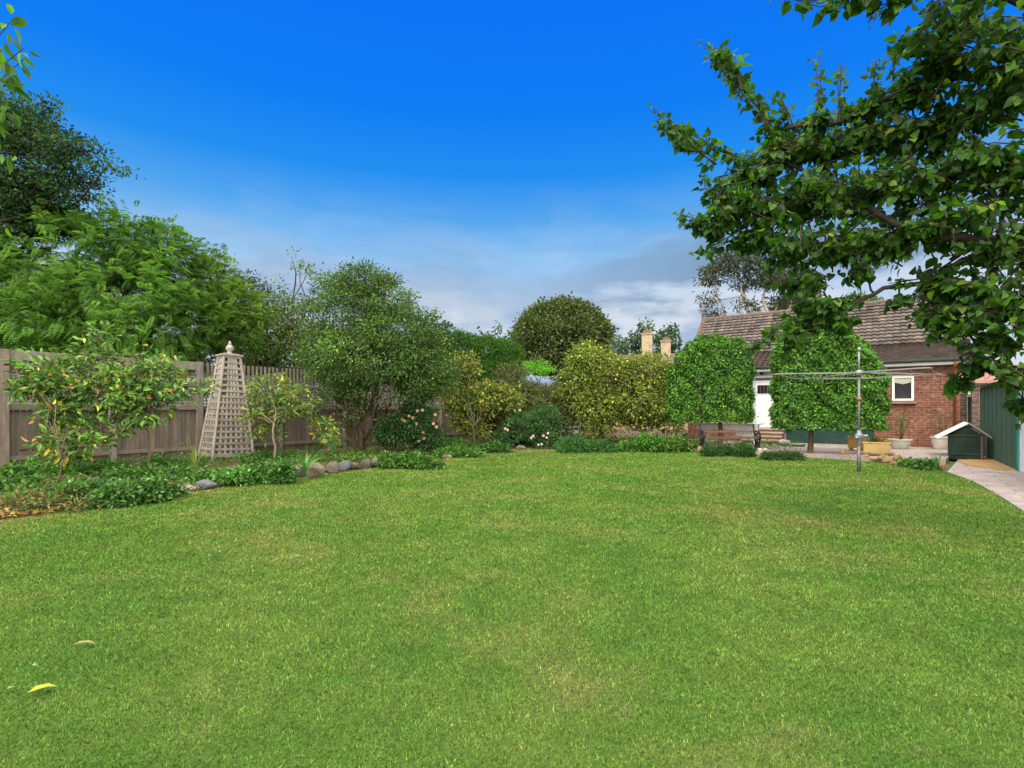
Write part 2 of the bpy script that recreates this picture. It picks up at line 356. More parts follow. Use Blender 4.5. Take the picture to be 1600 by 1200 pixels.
# patio + path + gravel
def wallpt(px): # house wall line in plan
    k=(px-800)/FPX; Y=38.01/(k+1.338); return np.array([k*Y,Y])
patio=[G(1150,708)[:2],G(1215,711)[:2],G(1280,714)[:2],G(1345,718)[:2],G(1400,719)[:2],G(1440,720)[:2],G(1478,722)[:2],G(1488,712)[:2],(14.0,15.9),(16.5,17.5),(15.6,18.2),wallpt(1500),wallpt(1175),wallpt(1075),G(1085,700)[:2]]
b=Buf(); b.slab([tuple(p) for p in patio],-.05,.075); struct('patio',b,PAVE)
SH0=G(1592,737)[:2]; SH1=G(1534,711)[:2]; SD=(SH1-SH0)/np.linalg.norm(SH1-SH0); SN=np.array([-SD[1],SD[0]])
path=[tuple(e) for e in edge[25:]]+[(5.6,-3),(8,-3),tuple(SH0-SD*6),tuple(SH0),tuple(SH1),tuple(G(1497,719)[:2])]
b=Buf(); b.slab(path,-.05,.012); struct('path',b,PAVE)
b=Buf(); b.slab([G(1497,721)[:2],G(1512,729)[:2],G(1560,735)[:2],G(1588,737)[:2],tuple(SH0+SD*.3),tuple(SH1),G(1545,716)[:2]],0,.03); struct('gravel',b,GRAVEL)

# ------------------------------------------------------------------ lawn blades
def blades(n,y0,y1,x0=0,x1=1.12,sc_=1.0):
    Y=(rng.random(n)*(y1**.7-y0**.7)+y0**.7)**(1/.7); X=rng.uniform(x0,x1,n)*Y*np.where(rng.random(n)<.5,-1,1)
    k=inpoly(X,Y,lawn_poly); X=X[k];Y=Y[k]; n=len(X)
    ed=edgedist(X,Y,edge); keep=rng.random(n)<np.clip(.35+ed*1.6,0,1); X=X[keep];Y=Y[keep]; n=len(X)
    P=np.stack([X,Y,np.zeros(n)],1); a=rng.uniform(0,2*pi,n); S=np.stack([np.cos(a),np.sin(a),np.zeros(n)],1)
    wd=(.0040*sc_*(np.maximum(Y,2)/2.6)**.95*rng.uniform(.7,1.4,n))[:,None]; hh=.0125*(Y/2.6)**.35*rng.uniform(.4,1.5,n); le=rng.standard_normal((n,2))*.6*hh[:,None]
    edk=np.exp(-edgedist(X,Y,edge[:20])/.30)>rng.random(n)*1.1
    V=np.empty((n,3,3)); V[:,0]=P+S*wd/2; V[:,1]=P-S*wd/2; V[:,2]=P; V[:,2,:2]+=le; V[:,2,2]+=hh
    c=np.ones((n,3))*(1+.46*rng.standard_normal((n,1))).clip(.15,2.4)
    y=rng.random(n)<.10; c[y]*=np.array([1.5,1.2,1.6])
    d=rng.random(n)<.035; c[d]*=np.array([2.2,1.1,1.5])
    c[edk]*=np.array([2.3,1.15,1.9])
    return V,c
b=Buf()
for a_ in ((1250000,1.7,20),(230000,.9,9,1.12,2.6,2.0)):
    V,c=blades(*a_); m=len(V); b.add(V.reshape(-1,3),np.arange(3*m).reshape(-1,3),np.repeat(c,3,0))
tag(b.build('lawn_grass',BLADE),'short mown green lawn grass with dry yellowish patches','grass',kind='stuff')
# fallen leaves on the lawn
def fallen(label,p,L,Wd,rz,col,z=.03,kind='long',cat='leaf',group=None):
    b=Buf(); put_leaves(b,np.array([[0,0,0]]),np.array([[cos(rz),sin(rz),.06]]),np.array([[.1,.1,1]]),L,Wd,np.array([col]),kind)
    o=b.build('fallen_leaf',GRASSY); o.location=(p[0],p[1],z); tag(o,label,cat,group)
fallen('large yellow-green leaf lying on the lawn in the near left corner',G(43,1092),.11,.055,.75,(.46,.52,.06))
fallen('thin dry beige leaf curled on the lawn above the yellow leaf',G(112,1016),.12,.018,.35,(.5,.42,.2))
fallen('tiny pale leaf scrap left of the yellow leaf on the lawn',G(10,1086),.03,.02,.9,(.35,.36,.2))
fallen('small whitish leaf scrap on the worn lawn patch, between beige and yellow leaves',G(52,1049),.03,.02,1.9,(.45,.45,.35))
for i in range(70):
    px=random.choice([random.uniform(-20,110),random.uniform(0,330),random.uniform(0,120)]); yy=np.interp(px,[e[0] for e in edge_px],[e[1] for e in edge_px])+random.uniform(-6,5)
    fallen('orange or yellow dead leaf among the litter at the bed edge by the magnolia',G(px,yy),random.uniform(.05,.12),random.uniform(.025,.05),random.uniform(0,6),random.choice([(.5,.22,.04),(.55,.4,.05),(.3,.15,.06),(.5,.38,.15),(.35,.2,.1)]),z=.035 if yy>1e9 else .06,group='dead leaves along the bed edge')

# ================================================================== FENCE
fence=thing('wooden_fence','tall weathered grey timber fence with lattice top running along the left garden bed','fence',(FA[0],FA[1],0),FR)
def wc(v=.12,base=(.25,.20,.165)): k=1+v*rng.standard_normal(); h=rng.uniform(-.012,.012); return ((base[0]+h)*k,base[1]*k,(base[2]-h)*k)
def palings(u0,u1,z0,z1,w=.105,gap=.006,base=(.195,.155,.122),y=.03,jz=.012,nm='paling_panel'):
    b=Buf(); u=u0
    while u<u1-.03:
        ww=min(w*rng.uniform(.92,1.06),u1-u); b.box((u+ww/2,y+rng.uniform(0,.008),(z0+z1)/2+rng.uniform(-jz,jz)),(ww-gap,.016,z1-z0),col=wc(.16,base)); u+=ww
    b.build(nm,WOOD,fence)
def rail(u0,u1,z,h=.09,d=.04,y=0.0,base=(.195,.155,.122),nm='rail'):
    b=Buf(); b.box(((u0+u1)/2,y-d/2,z),(u1-u0-.004,d,h),col=wc(.08,base)); b.build(nm,WOODH,fence)
def post(u,z1,w=.12,base=(.26,.215,.185)):
    b=Buf(); b.box((u,-.02,z1/2),(w,.13,z1),col=wc(.05,base)); b.build('post',WOOD,fence)
def lattice(u0,u1,z0,z1,sp=.075,w=.032,y=.0,diag=False,base=(.30,.27,.245)):
    b=Buf()
    if not diag:
        u=u0+sp/2
        while u<u1: b.box((u,y-.004,(z0+z1)/2),(w,.008,z1-z0),col=wc(.08,base)); u+=sp
        z=z0+sp/2
        while z<z1: b.box(((u0+u1)/2,y-.0135,z),(u1-u0,.008,w),col=wc(.08,base)); z+=sp
    else:
        h=z1-z0; L=u1-u0; sp*=1.41
        for sgn,yy in ((1,y-.004),(-1,y-.0135)):
            c=-h
            while c<L:
                a0=max(c,0); a1=min(c+h,L)
                if a1>a0+.02:
                    za=(a0-c); zb=(a1-c)
                    if sgn<0: za,zb=h-za,h-zb
                    b.beam((u0+a0,yy,z0+za),(u0+a1,yy,z0+zb),w,.008,col=wc(.08,base),up=(0,1,0))
                c+=sp
    b.build('lattice_panel',WOOD,fence)
# bay left of the first visible post: dark red boards
palings(-3.0,-.23,.05,2.5,base=(.22,.02,.04),nm='red_panel')
posts=[-3.0,-.16,1.77,3.7,6.0,8.3,10.6,12.9,15.2,17.5,19.8,22.1,24.4,26.7]
for i,u in enumerate(posts): post(u,2.66 if u>-1 and u<4 else 2.5,.15 if abs(u-3.7)<.1 or abs(u+.16)<.1 else .1)
for i in range(1,len(posts)-1):
    a=posts[i]+.06; c=posts[i+1]-.06
    palings(a,c,.04,1.38 if i<7 else 1.9, base=(.17,.135,.105) if i<3 else (.15,.115,.09))
    rail(a,c,.33); rail(a,c,1.42,.11,.05)
    if i<3:
        rail(a,c,2.545,.21,.03,base=(.235,.20,.165)); rail(a,c,2.33,.05,.03,base=(.16,.12,.10))
        lattice(a,c,1.475,2.30,.062,.038,.0)
        palings(a,c,1.475,2.36,base=(.235,.195,.16),y=.035)
    elif i<5:
        b=Buf(); u=a+.03
        while u<c: b.box((u,.0,2.36),(.06,.018,.56+rng.uniform(-.012,.012)),col=wc(.08,(.28,.235,.20))); u+=.125
        b.build('batten_panel',WOOD,fence)
        rail(a,c,2.30,.12,.03,y=.045,base=(.24,.2,.17)); rail(a,c,2.08,.07,.03,base=(.25,.21,.18)); lattice(a,c,1.48,2.04,.085,.04)
    elif i<8:
        rail(a,c,2.44,.09,.04); lattice(a,c,1.48,2.39,.09,.034,diag=True)
        if i>6: palings(a,c,1.92,2.40,base=(.26,.22,.19))
    else:
        b=Buf()
        for z in (1.98,2.12,2.26,2.40): b.box(((a+c)/2,0,z),(c-a,.018,.115),col=wc(.08,(.30,.26,.23)))
        b.build('slat_panel',WOODH,fence)

# ================================================================== OBELISK
def obelisk():
    p=np.array([(332-800)/FPX*13.4,13.4]); th=R(48); a=1.02
    c=p+a/2*np.array([cos(th),sin(th)])+a/2*np.array([-sin(th),cos(th)])
    t=thing('garden_obelisk','tall grey wooden lattice pyramid with turned finial standing in the bed before the fence','obelisk',(c[0],c[1],.02),th)
    t.rotation_euler=(0,R(1.6),th)
    h=2.78; z0=.16; a0=a/2; a1=.20; wc_=lambda:wc(.07,(.40,.35,.31))
    for sx in (-1,1):
        for sy in (-1,1):
            b=Buf(); b.beam((sx*a0*1.02,sy*a0*1.02,0),(sx*a1,sy*a1,h),.055,.055,col=wc_()); b.build('leg',WOOD,t)
    for k in range(4):
        b=Buf(); rz=k*pi/2; Rm=np.array([[cos(rz),-sin(rz),0],[sin(rz),cos(rz),0],[0,0,1]])
        def pt(u,z):  # u in -1..1 across the face at height z
            f=a0+(a1-a0)*(z/h); return Rm@np.array([u*f,-f,z])
        nz=17; zs=[z0+(h-z0-.03)*(1-(1-i/nz)**1.0) for i in range(nz+1)]
        for i,z in enumerate(zs):
            wz=.10 if i==0 else .058
            q0,q1=pt(-.96,z),pt(.96,z); off=Rm@np.array([0,-.016,0]); b.beam(q0+off,q1+off,.009,wz,col=wc_())
        nv=7
        for j in range(1,nv):
            # slats kept parallel to the legs' spread so that holes narrow upwards
            u=-1+2*j/nv; zt=h*(1.0 if j in (2,3,4,5) else .62)
            q0,q1=pt(u,z0-.03),pt(u,zt); b.beam(q0,q1,.058,.009,col=wc_(),up=tuple(Rm@np.array([0,-1,0])))
        b.build('lattice_face',WOOD,t)
    b=Buf(); b.box((0,0,h+.02),(.52,.52,.04),col=wc_()); b.box((0,0,h+.055),(.36,.36,.03),col=wc_()); b.build('cap',WOODH,t)
    b=Buf(); b.lathe([(.001,.07),(.07,.07),(.075,.09),(.045,.11),(.05,.13),(.095,.19),(.10,.23),(.07,.29),(.03,.32),(.045,.34),(.035,.37),(.015,.41),(.001,.43)],(0,0,h),16,(.40,.35,.31)); b.build('finial',WOODH,t,smooth=True)
obelisk()

# ================================================================== HOUSE
HL=wallpt(1075); HRt=wallpt(1500); HLEN=np.linalg.norm(HRt-HL); HROT=atan2(-.599,.801)
house=thing('brick_house','red brick single-storey house with tiled roof and white back door across the lawn','house',(HL[0],HL[1],0),HROT)
def U(px): return np.linalg.norm(wallpt(px)-HL)
def UZ(px,py): p=wallpt(px); return U(px),H-(py-HY)/FPX*p[1]
uD0,uD1=U(1175),U(1366)
EZ=2.98
b=Buf(); b.box((uD0/2,3.5,EZ/2),(uD0,7.0,EZ)); b.build('wall',BRICK,house)
b=Buf(); b.box(((uD1+HLEN)/2,3.503,EZ/2),(HLEN-uD1,7.0,EZ)); b.box((HLEN-.5,-.02,.25),(1.0,.05,.5)); b.build('wall',BRICK,house)
PW=(.74,.76,.78)
# sunroom front: white boards above dark green weatherboard base
b=Buf(); zb=UZ(1300,671)[1]
b.box(((uD0+uD1)/2,3.6,EZ/2),(uD1-uD0,7.0,EZ),col=PW); b.build('sunroom_wall',PAINT,house)
b=Buf(); ub=U(1228)
for i in range(7):
    z=.06+i*zb/7; b.box(((ub+uD1)/2,.055+.01*0,z+zb/14),(uD1-ub-.01,.05,zb/7-.006),col=(.022,.062,.05))
b.build('green_weatherboard',PAINT,house)
b=Buf(); b.box(((ub+uD1)/2,.03,zb+.05),(uD1-ub,.10,.05),col=(.55,.62,.62)); b.build('window_sill',PAINT,house)
# sunroom windows (seen between leaves)
for k in range(3):
    a=ub+.15+k*(uD1-ub-.3)/3; c=ub+.15+(k+1)*(uD1-ub-.3)/3-.05
    f=Buf(); zc=(zb+.1+2.5)/2; hh=2.5-zb-.1
    for (x,z,w_,h_) in (((a+c)/2,zb+.13,c-a,.06),((a+c)/2,2.47,c-a,.06),(a+.03,zc,.06,hh-.125),(c-.03,zc,.06,hh-.125)): f.box((x,.075,z),(w_,.06,h_),col=PW)
    fo=f.build('window',PAINT,house); g=Buf(); g.box(((a+c)/2,.085,zc),(c-a-.12,.02,hh-.12)); g.build('pane',GLASS,fo)
# door
d0,z0=UZ(1180,668); d1,_=UZ(1210,668); zt=UZ(1190,597)[1]
f=Buf()
for x in (d0-.04,d1+.04): f.box((x,.07,(z0+2.62)/2),(.07,.1,2.62-z0),col=(.45,.62,.62))
f.box(((d0+d1)/2,.07,zt+.03),(d1-d0,.08,.05),col=PW); f.box(((d0+d1)/2,.07,2.65),(d1-d0+.16,.1,.07),col=PW)
fr=f.build('door_frame',PAINT,house)
f=Buf(); f.box(((d0+d1)/2,.075,(zt+.055+2.61)/2),(d1-d0,.02,2.61-zt-.06),col=(.12,.11,.105)); f.build('transom',PAINT,fr)
f=Buf(); f.box(((d0+d1)/2,.07,(z0+zt)/2),(d1-d0-.006,.045,zt-z0-.006),col=(.78,.79,.84)); 
door=f.build('door',PAINT,house)
wa,wz1=UZ(1183,602); wb_,wz0=UZ(1204,615)
f=Buf(); f.box(((wa+wb_)/2,.05,(wz0+wz1)/2),(wb_-wa,.02,wz1-wz0)); f.build('window_pane',GLASS,door)
f=Buf()
for k in range(1,4): f.box((wa+(wb_-wa)*k/4,.036,(wz0+wz1)/2),(.018,.006,wz1-wz0-.03),col=(.15,.09,.07))
for (x,z,w_,h_) in (((wa+wb_)/2,wz1+.012,wb_-wa+.05,.022),((wa+wb_)/2,wz0-.012,wb_-wa+.05,.022)): f.box((x,.04,z),(w_,.02,h_),col=PW)
f.build('glazing_bar',PAINT,door)
f=Buf(); f.lathe([(.001,-.0),(.035,0),(.04,.02),(.02,.05),(.001,.055)],(0,0,0),12,(.03,.02,.02)); k=f.build('handle',METAL,door); k.rotation_euler=(pi/2,0,0); ku,kz=UZ(1205.5,619); k.location=(ku,.045,kz)
f=Buf(); f.box((d1-.06,.04,kz-.02),(.05,.008,.16),col=(.04,.03,.03)); f.build('lock_plate',METAL,door)
# wall lamp above door
f=Buf(); lu,lz=UZ(1190,582); f.box((lu,.03,lz),(.12,.1,.05),col=(.02,.02,.02)); f.lathe([(.001,-.10),(.05,-.09),(.06,-.03),(.04,0)],(lu,-.03,lz),10,(.02,.02,.02)); f.build('wall_lamp',METAL,house)
# fascia boards, gutter, downpipe
b=Buf(); b.box((HLEN/2,-.30,EZ-.06),(HLEN+.7,.03,.14),col=(.6,.62,.62)); b.build('fascia',PAINT,house)
b=Buf(); b.box((HLEN/2,-.13,EZ-.13),(HLEN+.66,.30,.02),col=(.5,.5,.5)); b.build('soffit',PAINT,house)
b=Buf(); b.tube([(-.35,-.37,EZ+.03),(HLEN+.35,-.37,EZ+.03)],.065,8,(.035,.05,.045)); b.build('gutter',PAINT,house)
b=Buf(); up=U(1492); b.tube([(up,-.35,EZ-.02),(up,-.33,EZ-.18),(up,-.07,EZ-.42),(up,-.065,0.1)],.045,8,(.28,.07,.045)); b.build('downpipe',PAINT,house,smooth=True)
# window in brick wall
a,z1=UZ(1394,588); c,z0w=UZ(1428,626)
f=Buf(); 
for (x,z,w_,h_) in (((a+c)/2,z1-.035,c-a,.07),((a+c)/2,z0w+.035,c-a,.07),(a+.035,(z0w+z1)/2,.07,z1-z0w-.145),(c-.035,(z0w+z1)/2,.07,z1-z0w-.145)): f.box((x,-.015,z),(w_,.09,h_),col=(.8,.82,.85))
fo=f.build('window',PAINT,house)
f=Buf(); f.box(((a+c)/2,-.002,(z0w+z1)/2),(c-a-.14,.02,z1-z0w-.14)); f.build('pane',GLASS,fo)
f=Buf(); n=12; wv=(c-a-.16)/n
for k in range(n):
    dz=.03*abs(k-n/2+.5)/n*2 ; f.box((a+.08+wv*(k+.5),-.02,z1-.07-.11+dz),(wv-.004,.01,.21-dz*2),col=(.55,.53,.45))
f.build('blind',PAINT,fo)
b=Buf(); b.box(((a+c)/2,-.06,z0w-.06),(c-a+.14,.14,.08),col=(.42,.20,.15)); b.build('window_sill',CLAY,house)
# roof: skillion then steeper main slope, individual tiles laid in courses
d_b=1.35; zbk=3.72; s=3.5; zr=5.68
def tiles(b,y0,z0_,y1,z1_,rows,tw,c0,x0=-.35,x1=None,jit=.18):
    x1=HLEN+.35 if x1 is None else x1
    sl=np.array([0,y1-y0,z1_-z0_]); Ls=np.linalg.norm(sl); sl/=Ls; nn=np.array([0,-sl[2],sl[1]]); cr=Ls/rows
    nx=int(round((x1-x0)/tw)); tw=(x1-x0)/nx
    for r in range(rows):
        rc=1+.08*rng.standard_normal()
        for i in range(nx):
            x=x0+tw*(i+.5); base=np.array([x,y0,z0_])+sl*cr*(r+.5)
            k=(1+jit*rng.standard_normal())*rc; pk=rng.uniform(-.012,.016)
            col=np.clip((c0[0]*k+pk,c0[1]*k,c0[2]*k),.01,1)
            w_=tw*.5; l=cr*.56; V=[]
            # barrel shaped tile: raised in the middle, tilted so that its lower edge stands proud
            for v,lift in ((-l,.075),(l,.012)):
                for uu,hh in ((-1,0),(-.55,.022),(0,.034),(.55,.022),(1,0)):
                    V.append(base+sl*v+np.array([uu*w_,0,0])+nn*(lift+hh))
            for uu in (-1,-.55,0,.55,1): V.append(base-sl*(l-.012)+np.array([uu*w_,0,0])-nn*.01)
            F=[[j,j+1,j+6,j+5] for j in range(4)]+[[10+j,11+j,j+1,j] for j in range(4)]
            b.add(V,F,col)
roof=Buf()
y0r=-.38; z0r=EZ+.03
x0,x1=-.35,HLEN+.35
prof=[(y0r,z0r),(d_b,zbk),(s,zr),(2*s-d_b+.3,zbk-.3),(2*s+.35,EZ)]
V=[(x,y,z) for x in (x0+.01,x1-.01) for (y,z) in prof]
roof.add(V,[[i,i+1,i+6,i+5] for i in range(4)],(.07,.05,.045))
roof.add([(x0+.02,)+p for p in prof]+[(x1-.02,)+p for p in prof],[[4,3,2,1,0],[5,6,7,8,9]],(.18,.10,.08))
tiles(roof,y0r,z0r,d_b-.02,zbk,9,.22,(.092,.068,.059),jit=.14)
tiles(roof,d_b-.02,zbk+.02,s,zr,13,.22,(.132,.104,.094),jit=.25)
tiles(roof,2*s+.2,EZ,s+.01,zr,13,.5,(.17,.12,.11))
rf=roof.build('roof',CLAY,house)
b=Buf(); n=22
for i in range(n):
    xa=x0+(x1-x0)*i/n; xb=x0+(x1-x0)*(i+1)/n+.03; b.tube([(xa,s,zr+.035),(xb,s,zr+.045)],[.10,.12],10,(.17*rng.uniform(.8,1.15),.105,.09))
b.build('ridge_cap',CLAY,rf,smooth=False)
b=Buf()
for (ya,za,yb,zb_) in ((y0r,z0r,d_b,zbk),(d_b,zbk,s,zr)):
    n=max(3,int(hypot(yb-ya,zb_-za)/.35))
    for i in range(n):
        t0,t1=i/n,(i+1)/n+.02; b.tube([(x0,ya+(yb-ya)*t0,za+(zb_-za)*t0+.06),(x0,ya+(yb-ya)*t1,za+(zb_-za)*t1+.07)],[.09,.10],8,(.14*rng.uniform(.8,1.1),.095,.082))
b.build('verge_tiles',CLAY,rf)
# antenna mast
a0_,_=UZ(1098,500); b=Buf(); q=W(1097,480,23.5); loc=np.array([q[0]-HL[0],q[1]-HL[1]]); lx=loc@np.array([.801,-.599]); ly=loc@np.array([.599,.801])
b.tube([(lx,ly,3.3),(lx,ly,q[2])],.025,6,(.22,.07,.06)); b.tube([(lx-.22,ly,q[2]-.12),(lx+.25,ly,q[2]-.12)],.01,5,(.3,.25,.25)); b.build('antenna_mast',METAL,house)
# steps
su0,su1=U(1170),U(1226)
st=thing('porch_steps','four brick and concrete steps up to the white back door','steps',(0,0,0)); st.location=(HL[0],HL[1],0); st.rotation_euler=(0,0,HROT)
zt_=UZ(1190,668)[1]
for i in range(4):
    z=zt_-.02-i*(zt_-.1)/4; hh=(zt_-.1)/4
    b=Buf(); b.box(((su0+su1)/2,-.14-.28*i,(z-.05+.07)/2),(su1-su0,.278,max(z-.05-.07,.02)),col=(.24,.13,.09)); b.build('riser',CLAY,st)
    b=Buf(); b.box(((su0+su1)/2,-.15-.28*i,z-.024),(su1-su0+.05,.31,.048),col=(.48,.38,.31)); b.build('tread',CLAY,st)
b=Buf(); b.box(((su0+su1)/2+.1,.0,zt_-.015),(su1-su0+.3,.16,.035),col=(.2,.2,.2)); b.build('threshold',PAINT,st)

# ================================================================== SHED, GATE, KENNEL
sh=thing('garden_shed','green ribbed metal shed with white door at the right edge beside the path','shed',(SH0[0],SH0[1],0),atan2(SD[1],SD[0]))
SL=np.linalg.norm(SH1-SH0); b=Buf(); n=max(5,int(round(SL/.62)))
# local x along wall away from camera, local y = left of that = towards the garden's left ; shed body on -y
GR=(.060,.122,.085)
for i in range(n):
    a=SL*i/n; c=SL*(i+1)/n; b.box(((a+c)/2,0,1.03),(c-a-.03,.03,2.0),col=np.array(GR)*rng.uniform(.92,1.08)); b.box((c-.015 if i<n-1 else c,.012,1.03),(.05,.05,2.0),col=np.array(GR)*.9)
    b.box(((a+c)/2,.012,1.03),(.025,.025,1.98),col=np.array(GR)*1.05)
b.build('wall',PAINT,sh)
b=Buf(); b.box((-.06,0,1.04),(.12,.07,2.05),col=(.03,.30,.28)); b.build('door_frame',PAINT,sh)
b=Buf(); b.box((-.55,-.01,1.0),(.84,.04,1.95),col=(.78,.8,.82)); dd=b.build('door',PAINT,sh); b=Buf(); b.box((-.25,.03,1.0),(.03,.06,.12),col=(.1,.1,.1)); b.build('handle',METAL,dd)
b=Buf(); b.box((-2.6,0,1.03),(3.2,.03,2.0),col=GR); b.build('wall',PAINT,sh)
b=Buf(); b.box((SL,-1.35,1.03),(.03,2.66,2.0),col=GR); b.build('end_wall',PAINT,sh)
b=Buf(); b.add([(-4.3,.15,2.02),(SL+.12,.15,2.02),(SL+.12,-1.4,2.30),(-4.3,-1.4,2.30),(SL+.12,-2.95,2.02),(-4.3,-2.95,2.02),(-4.3,.15,2.06),(SL+.12,.15,2.06),(SL+.12,-1.4,2.34),(-4.3,-1.4,2.34),(SL+.12,-2.95,2.06),(-4.3,-2.95,2.06)],[[6,7,8,9],[9,8,10,11],[0,1,7,6],[1,2,8,7],[2,4,10,8],[3,2,1,0],[5,4,2,3]],(.05,.065,.055)); b.build('roof',PAINT,sh)
# brick pier and side gate
pp=W(1527,650,17.3)
b=Buf(); b.box((0,0,1.0),(.30,.32,2.0)); b.box((0,0,2.03),(.36,.38,.06)); 
pier=b.build('brick_pier',BRICKD); pier.location=(pp[0],pp[1],0); pier.rotation_euler=(0,0,HROT); tag(pier,'weathered brick gate pier between the side gate and the green shed','pier')
gt=thing('side_gate','dark green side gate under a white curved lintel between house and brick pier','gate')
g0=W(1494,650,17.9); gd=np.array([.801,-.599,0]); g0[2]=0
gt.location=tuple(g0); gt.rotation_euler=(0,0,HROT)
b=Buf(); b.box((.14,.0,.95),(.28,.12,1.9)); b.build('brick_jamb',BRICKD,gt)
b=Buf()
for i in range(4): b.box((.34+i*.10,.02,.9),(.094,.03,1.8),col=(.02,.045,.04))
b.build('gate_leaf',PAINT,gt)
b=Buf(); b.box((.745,.02,.9),(.04,.05,1.8),col=(.02,.25,.40)); b.build('blue_edge',PAINT,gt)
b=Buf(); P=[(.05+ .72*t, -.02, 1.86+.16*(2*t-1)**2) for t in np.linspace(0,1,9)]; b.tube(P,.05,8,(.75,.75,.75)); b.build('lintel',PAINT,gt,smooth=True)
# kennel
kl=G(1484,717,.01); kr=G(1536,722,.01); kd=np.array([.801,-.599]); kw=.70
kn=thing('dog_kennel','small dark green gabled kennel with white roof edge beside the shed','kennel',(kl[0],kl[1],.0),atan2(kd[1],kd[0]))
kh=.66; ka=.98
b=Buf(); DG=(.010,.026,.019); x0k,x1k=.0,kw
V=[(x0k,0,.03),(x1k,0,.03),(x1k,0,kh),(kw/2,0,ka-.04),(x0k,0,kh),(x0k,.9,.03),(x1k,.9,.03),(x1k,.9,kh),(kw/2,.9,ka-.04),(x0k,.9,kh)]
b.add(V,[[0,1,2,3,4],[9,8,7,6,5],[1,6,7,2],[5,0,4,9],[0,5,6,1]],DG); kb=b.build('body',PAINT,kn)
b=Buf(); b.box((kw/2,-.012,kh),(kw-.02,.02,.03),col=(.025,.05,.04)); b.box((kw/2,-.012,.16),(kw-.02,.02,.03),col=(.025,.05,.04)); b.box((kw-.04,-.014,.34),(.05,.026,.62),col=(.12,.07,.06)); b.build('trim',PAINT,kn)
def rs(x0_,z0_,x1_,z1_,col,nm):
    b=Buf(); y0_,y1_=-.08,1.0; t=.045
    d=np.array([x1_-x0_,z1_-z0_]); d/=np.linalg.norm(d); n_=np.array([-d[1],d[0]]); n_=n_ if n_[1]>0 else -n_
    q=[(x0_,z0_),(x1_,z1_),(x1_+n_[0]*t,z1_+n_[1]*t),(x0_+n_[0]*t,z0_+n_[1]*t)]
    b.add([(p[0],y0_,p[1]) for p in q]+[(p[0],y1_,p[1]) for p in q],[[0,1,2,3],[7,6,5,4],[0,4,5,1],[1,5,6,2],[2,6,7,3],[3,7,4,0]],col); b.build(nm,PAINT,kn)
rs(-.27,.56,kw/2+.03,ka,(.8,.8,.84),'roof_panel'); rs(kw/2+.035,ka-.004,kw+.14,.60,(.20,.22,.23),'roof_panel')

# ================================================================== CLOTHES HOIST
hp=G(1342,738); ho=thing('clothes_hoist','rotary clothes line with weathered grey pole and crossed arms on the lawn','clothes line',(hp[0],hp[1],0))
b=Buf(); b.tube([(0,0,-.1),(0,0,.62)],.036,10,(.17,.15,.14)); b.tube([(0,0,.6),(0,0,2.12)],.026,10,(.20,.19,.185)); b.tube([(0,0,2.1),(0,0,2.68)],.022,10,(.22,.23,.24)); b.lathe([(.001,2.66),(.035,2.66),(.04,2.70),(.02,2.73),(.001,2.74)],(0,0,0),10,(.3,.3,.3)); b.build('pole',METAL,ho,smooth=True)
b=Buf(); b.lathe([(.03,1.56),(.05,1.57),(.055,1.6),(.05,1.63),(.03,1.64)],(0,0,0),12,(.35,.12,.06)); b.build('rusty_collar',METAL,ho,smooth=True)
b=Buf(); b.lathe([(.03,.56),(.04,.58),(.045,.66),(.07,.74),(.085,.78),(.085,.83),(.045,.86),(.045,.90),(.03,.92)],(0,0,0),12,(.22,.25,.28)); b.tube([(0,0,.8),(.13,-.05,.8),(.15,-.06,.82)],.025,8,(.28,.33,.38)); b.tube([(-.02,-.02,.77),(-.12,-.08,.76)],.03,8,(.33,.36,.4)); b.build('gear_box',METAL,ho,smooth=True)
b=Buf(); b.tube([(.15,-.06,.82),(.17,-.07,.66),(.24,-.1,.64)],.012,6,(.2,.2,.2)); b.build('crank_handle',METAL,ho)
b=Buf(); b.lathe([(.03,2.10),(.07,2.12),(.08,2.17),(.07,2.22),(.03,2.24)],(0,0,0),12,(.30,.27,.25)); b.build('hub',METAL,ho,smooth=True)
AL=1.92; ends=[]
for k in range(4):
    an=k*pi/2+R(2); d=np.array([cos(an),sin(an),0]); e=d*AL+np.array([0,0,2.135 if k!=1 else 2.12]); ends.append(e)
    b=Buf(); b.tube([d*.05+np.array([0,0,2.17]),d*AL*.5+np.array([0,0,2.165]),e],[.018,.015,.013],8,(.22,.21,.21)); b.build('arm',METAL,ho,smooth=True)
for f_ in (.97,.72):
    b=Buf()
    for k in range(4):
        p0=ends[k]*f_; p1=ends[(k+1)%4]*f_; p0[2]=ends[k][2]+.02; p1[2]=ends[(k+1)%4][2]+.02; md=(p0+p1)/2-np.array([0,0,.04]); b.tube([p0,md,p1],.005,4,(.45,.46,.46),cap=False)
    b.build('line_wire',METAL,ho)

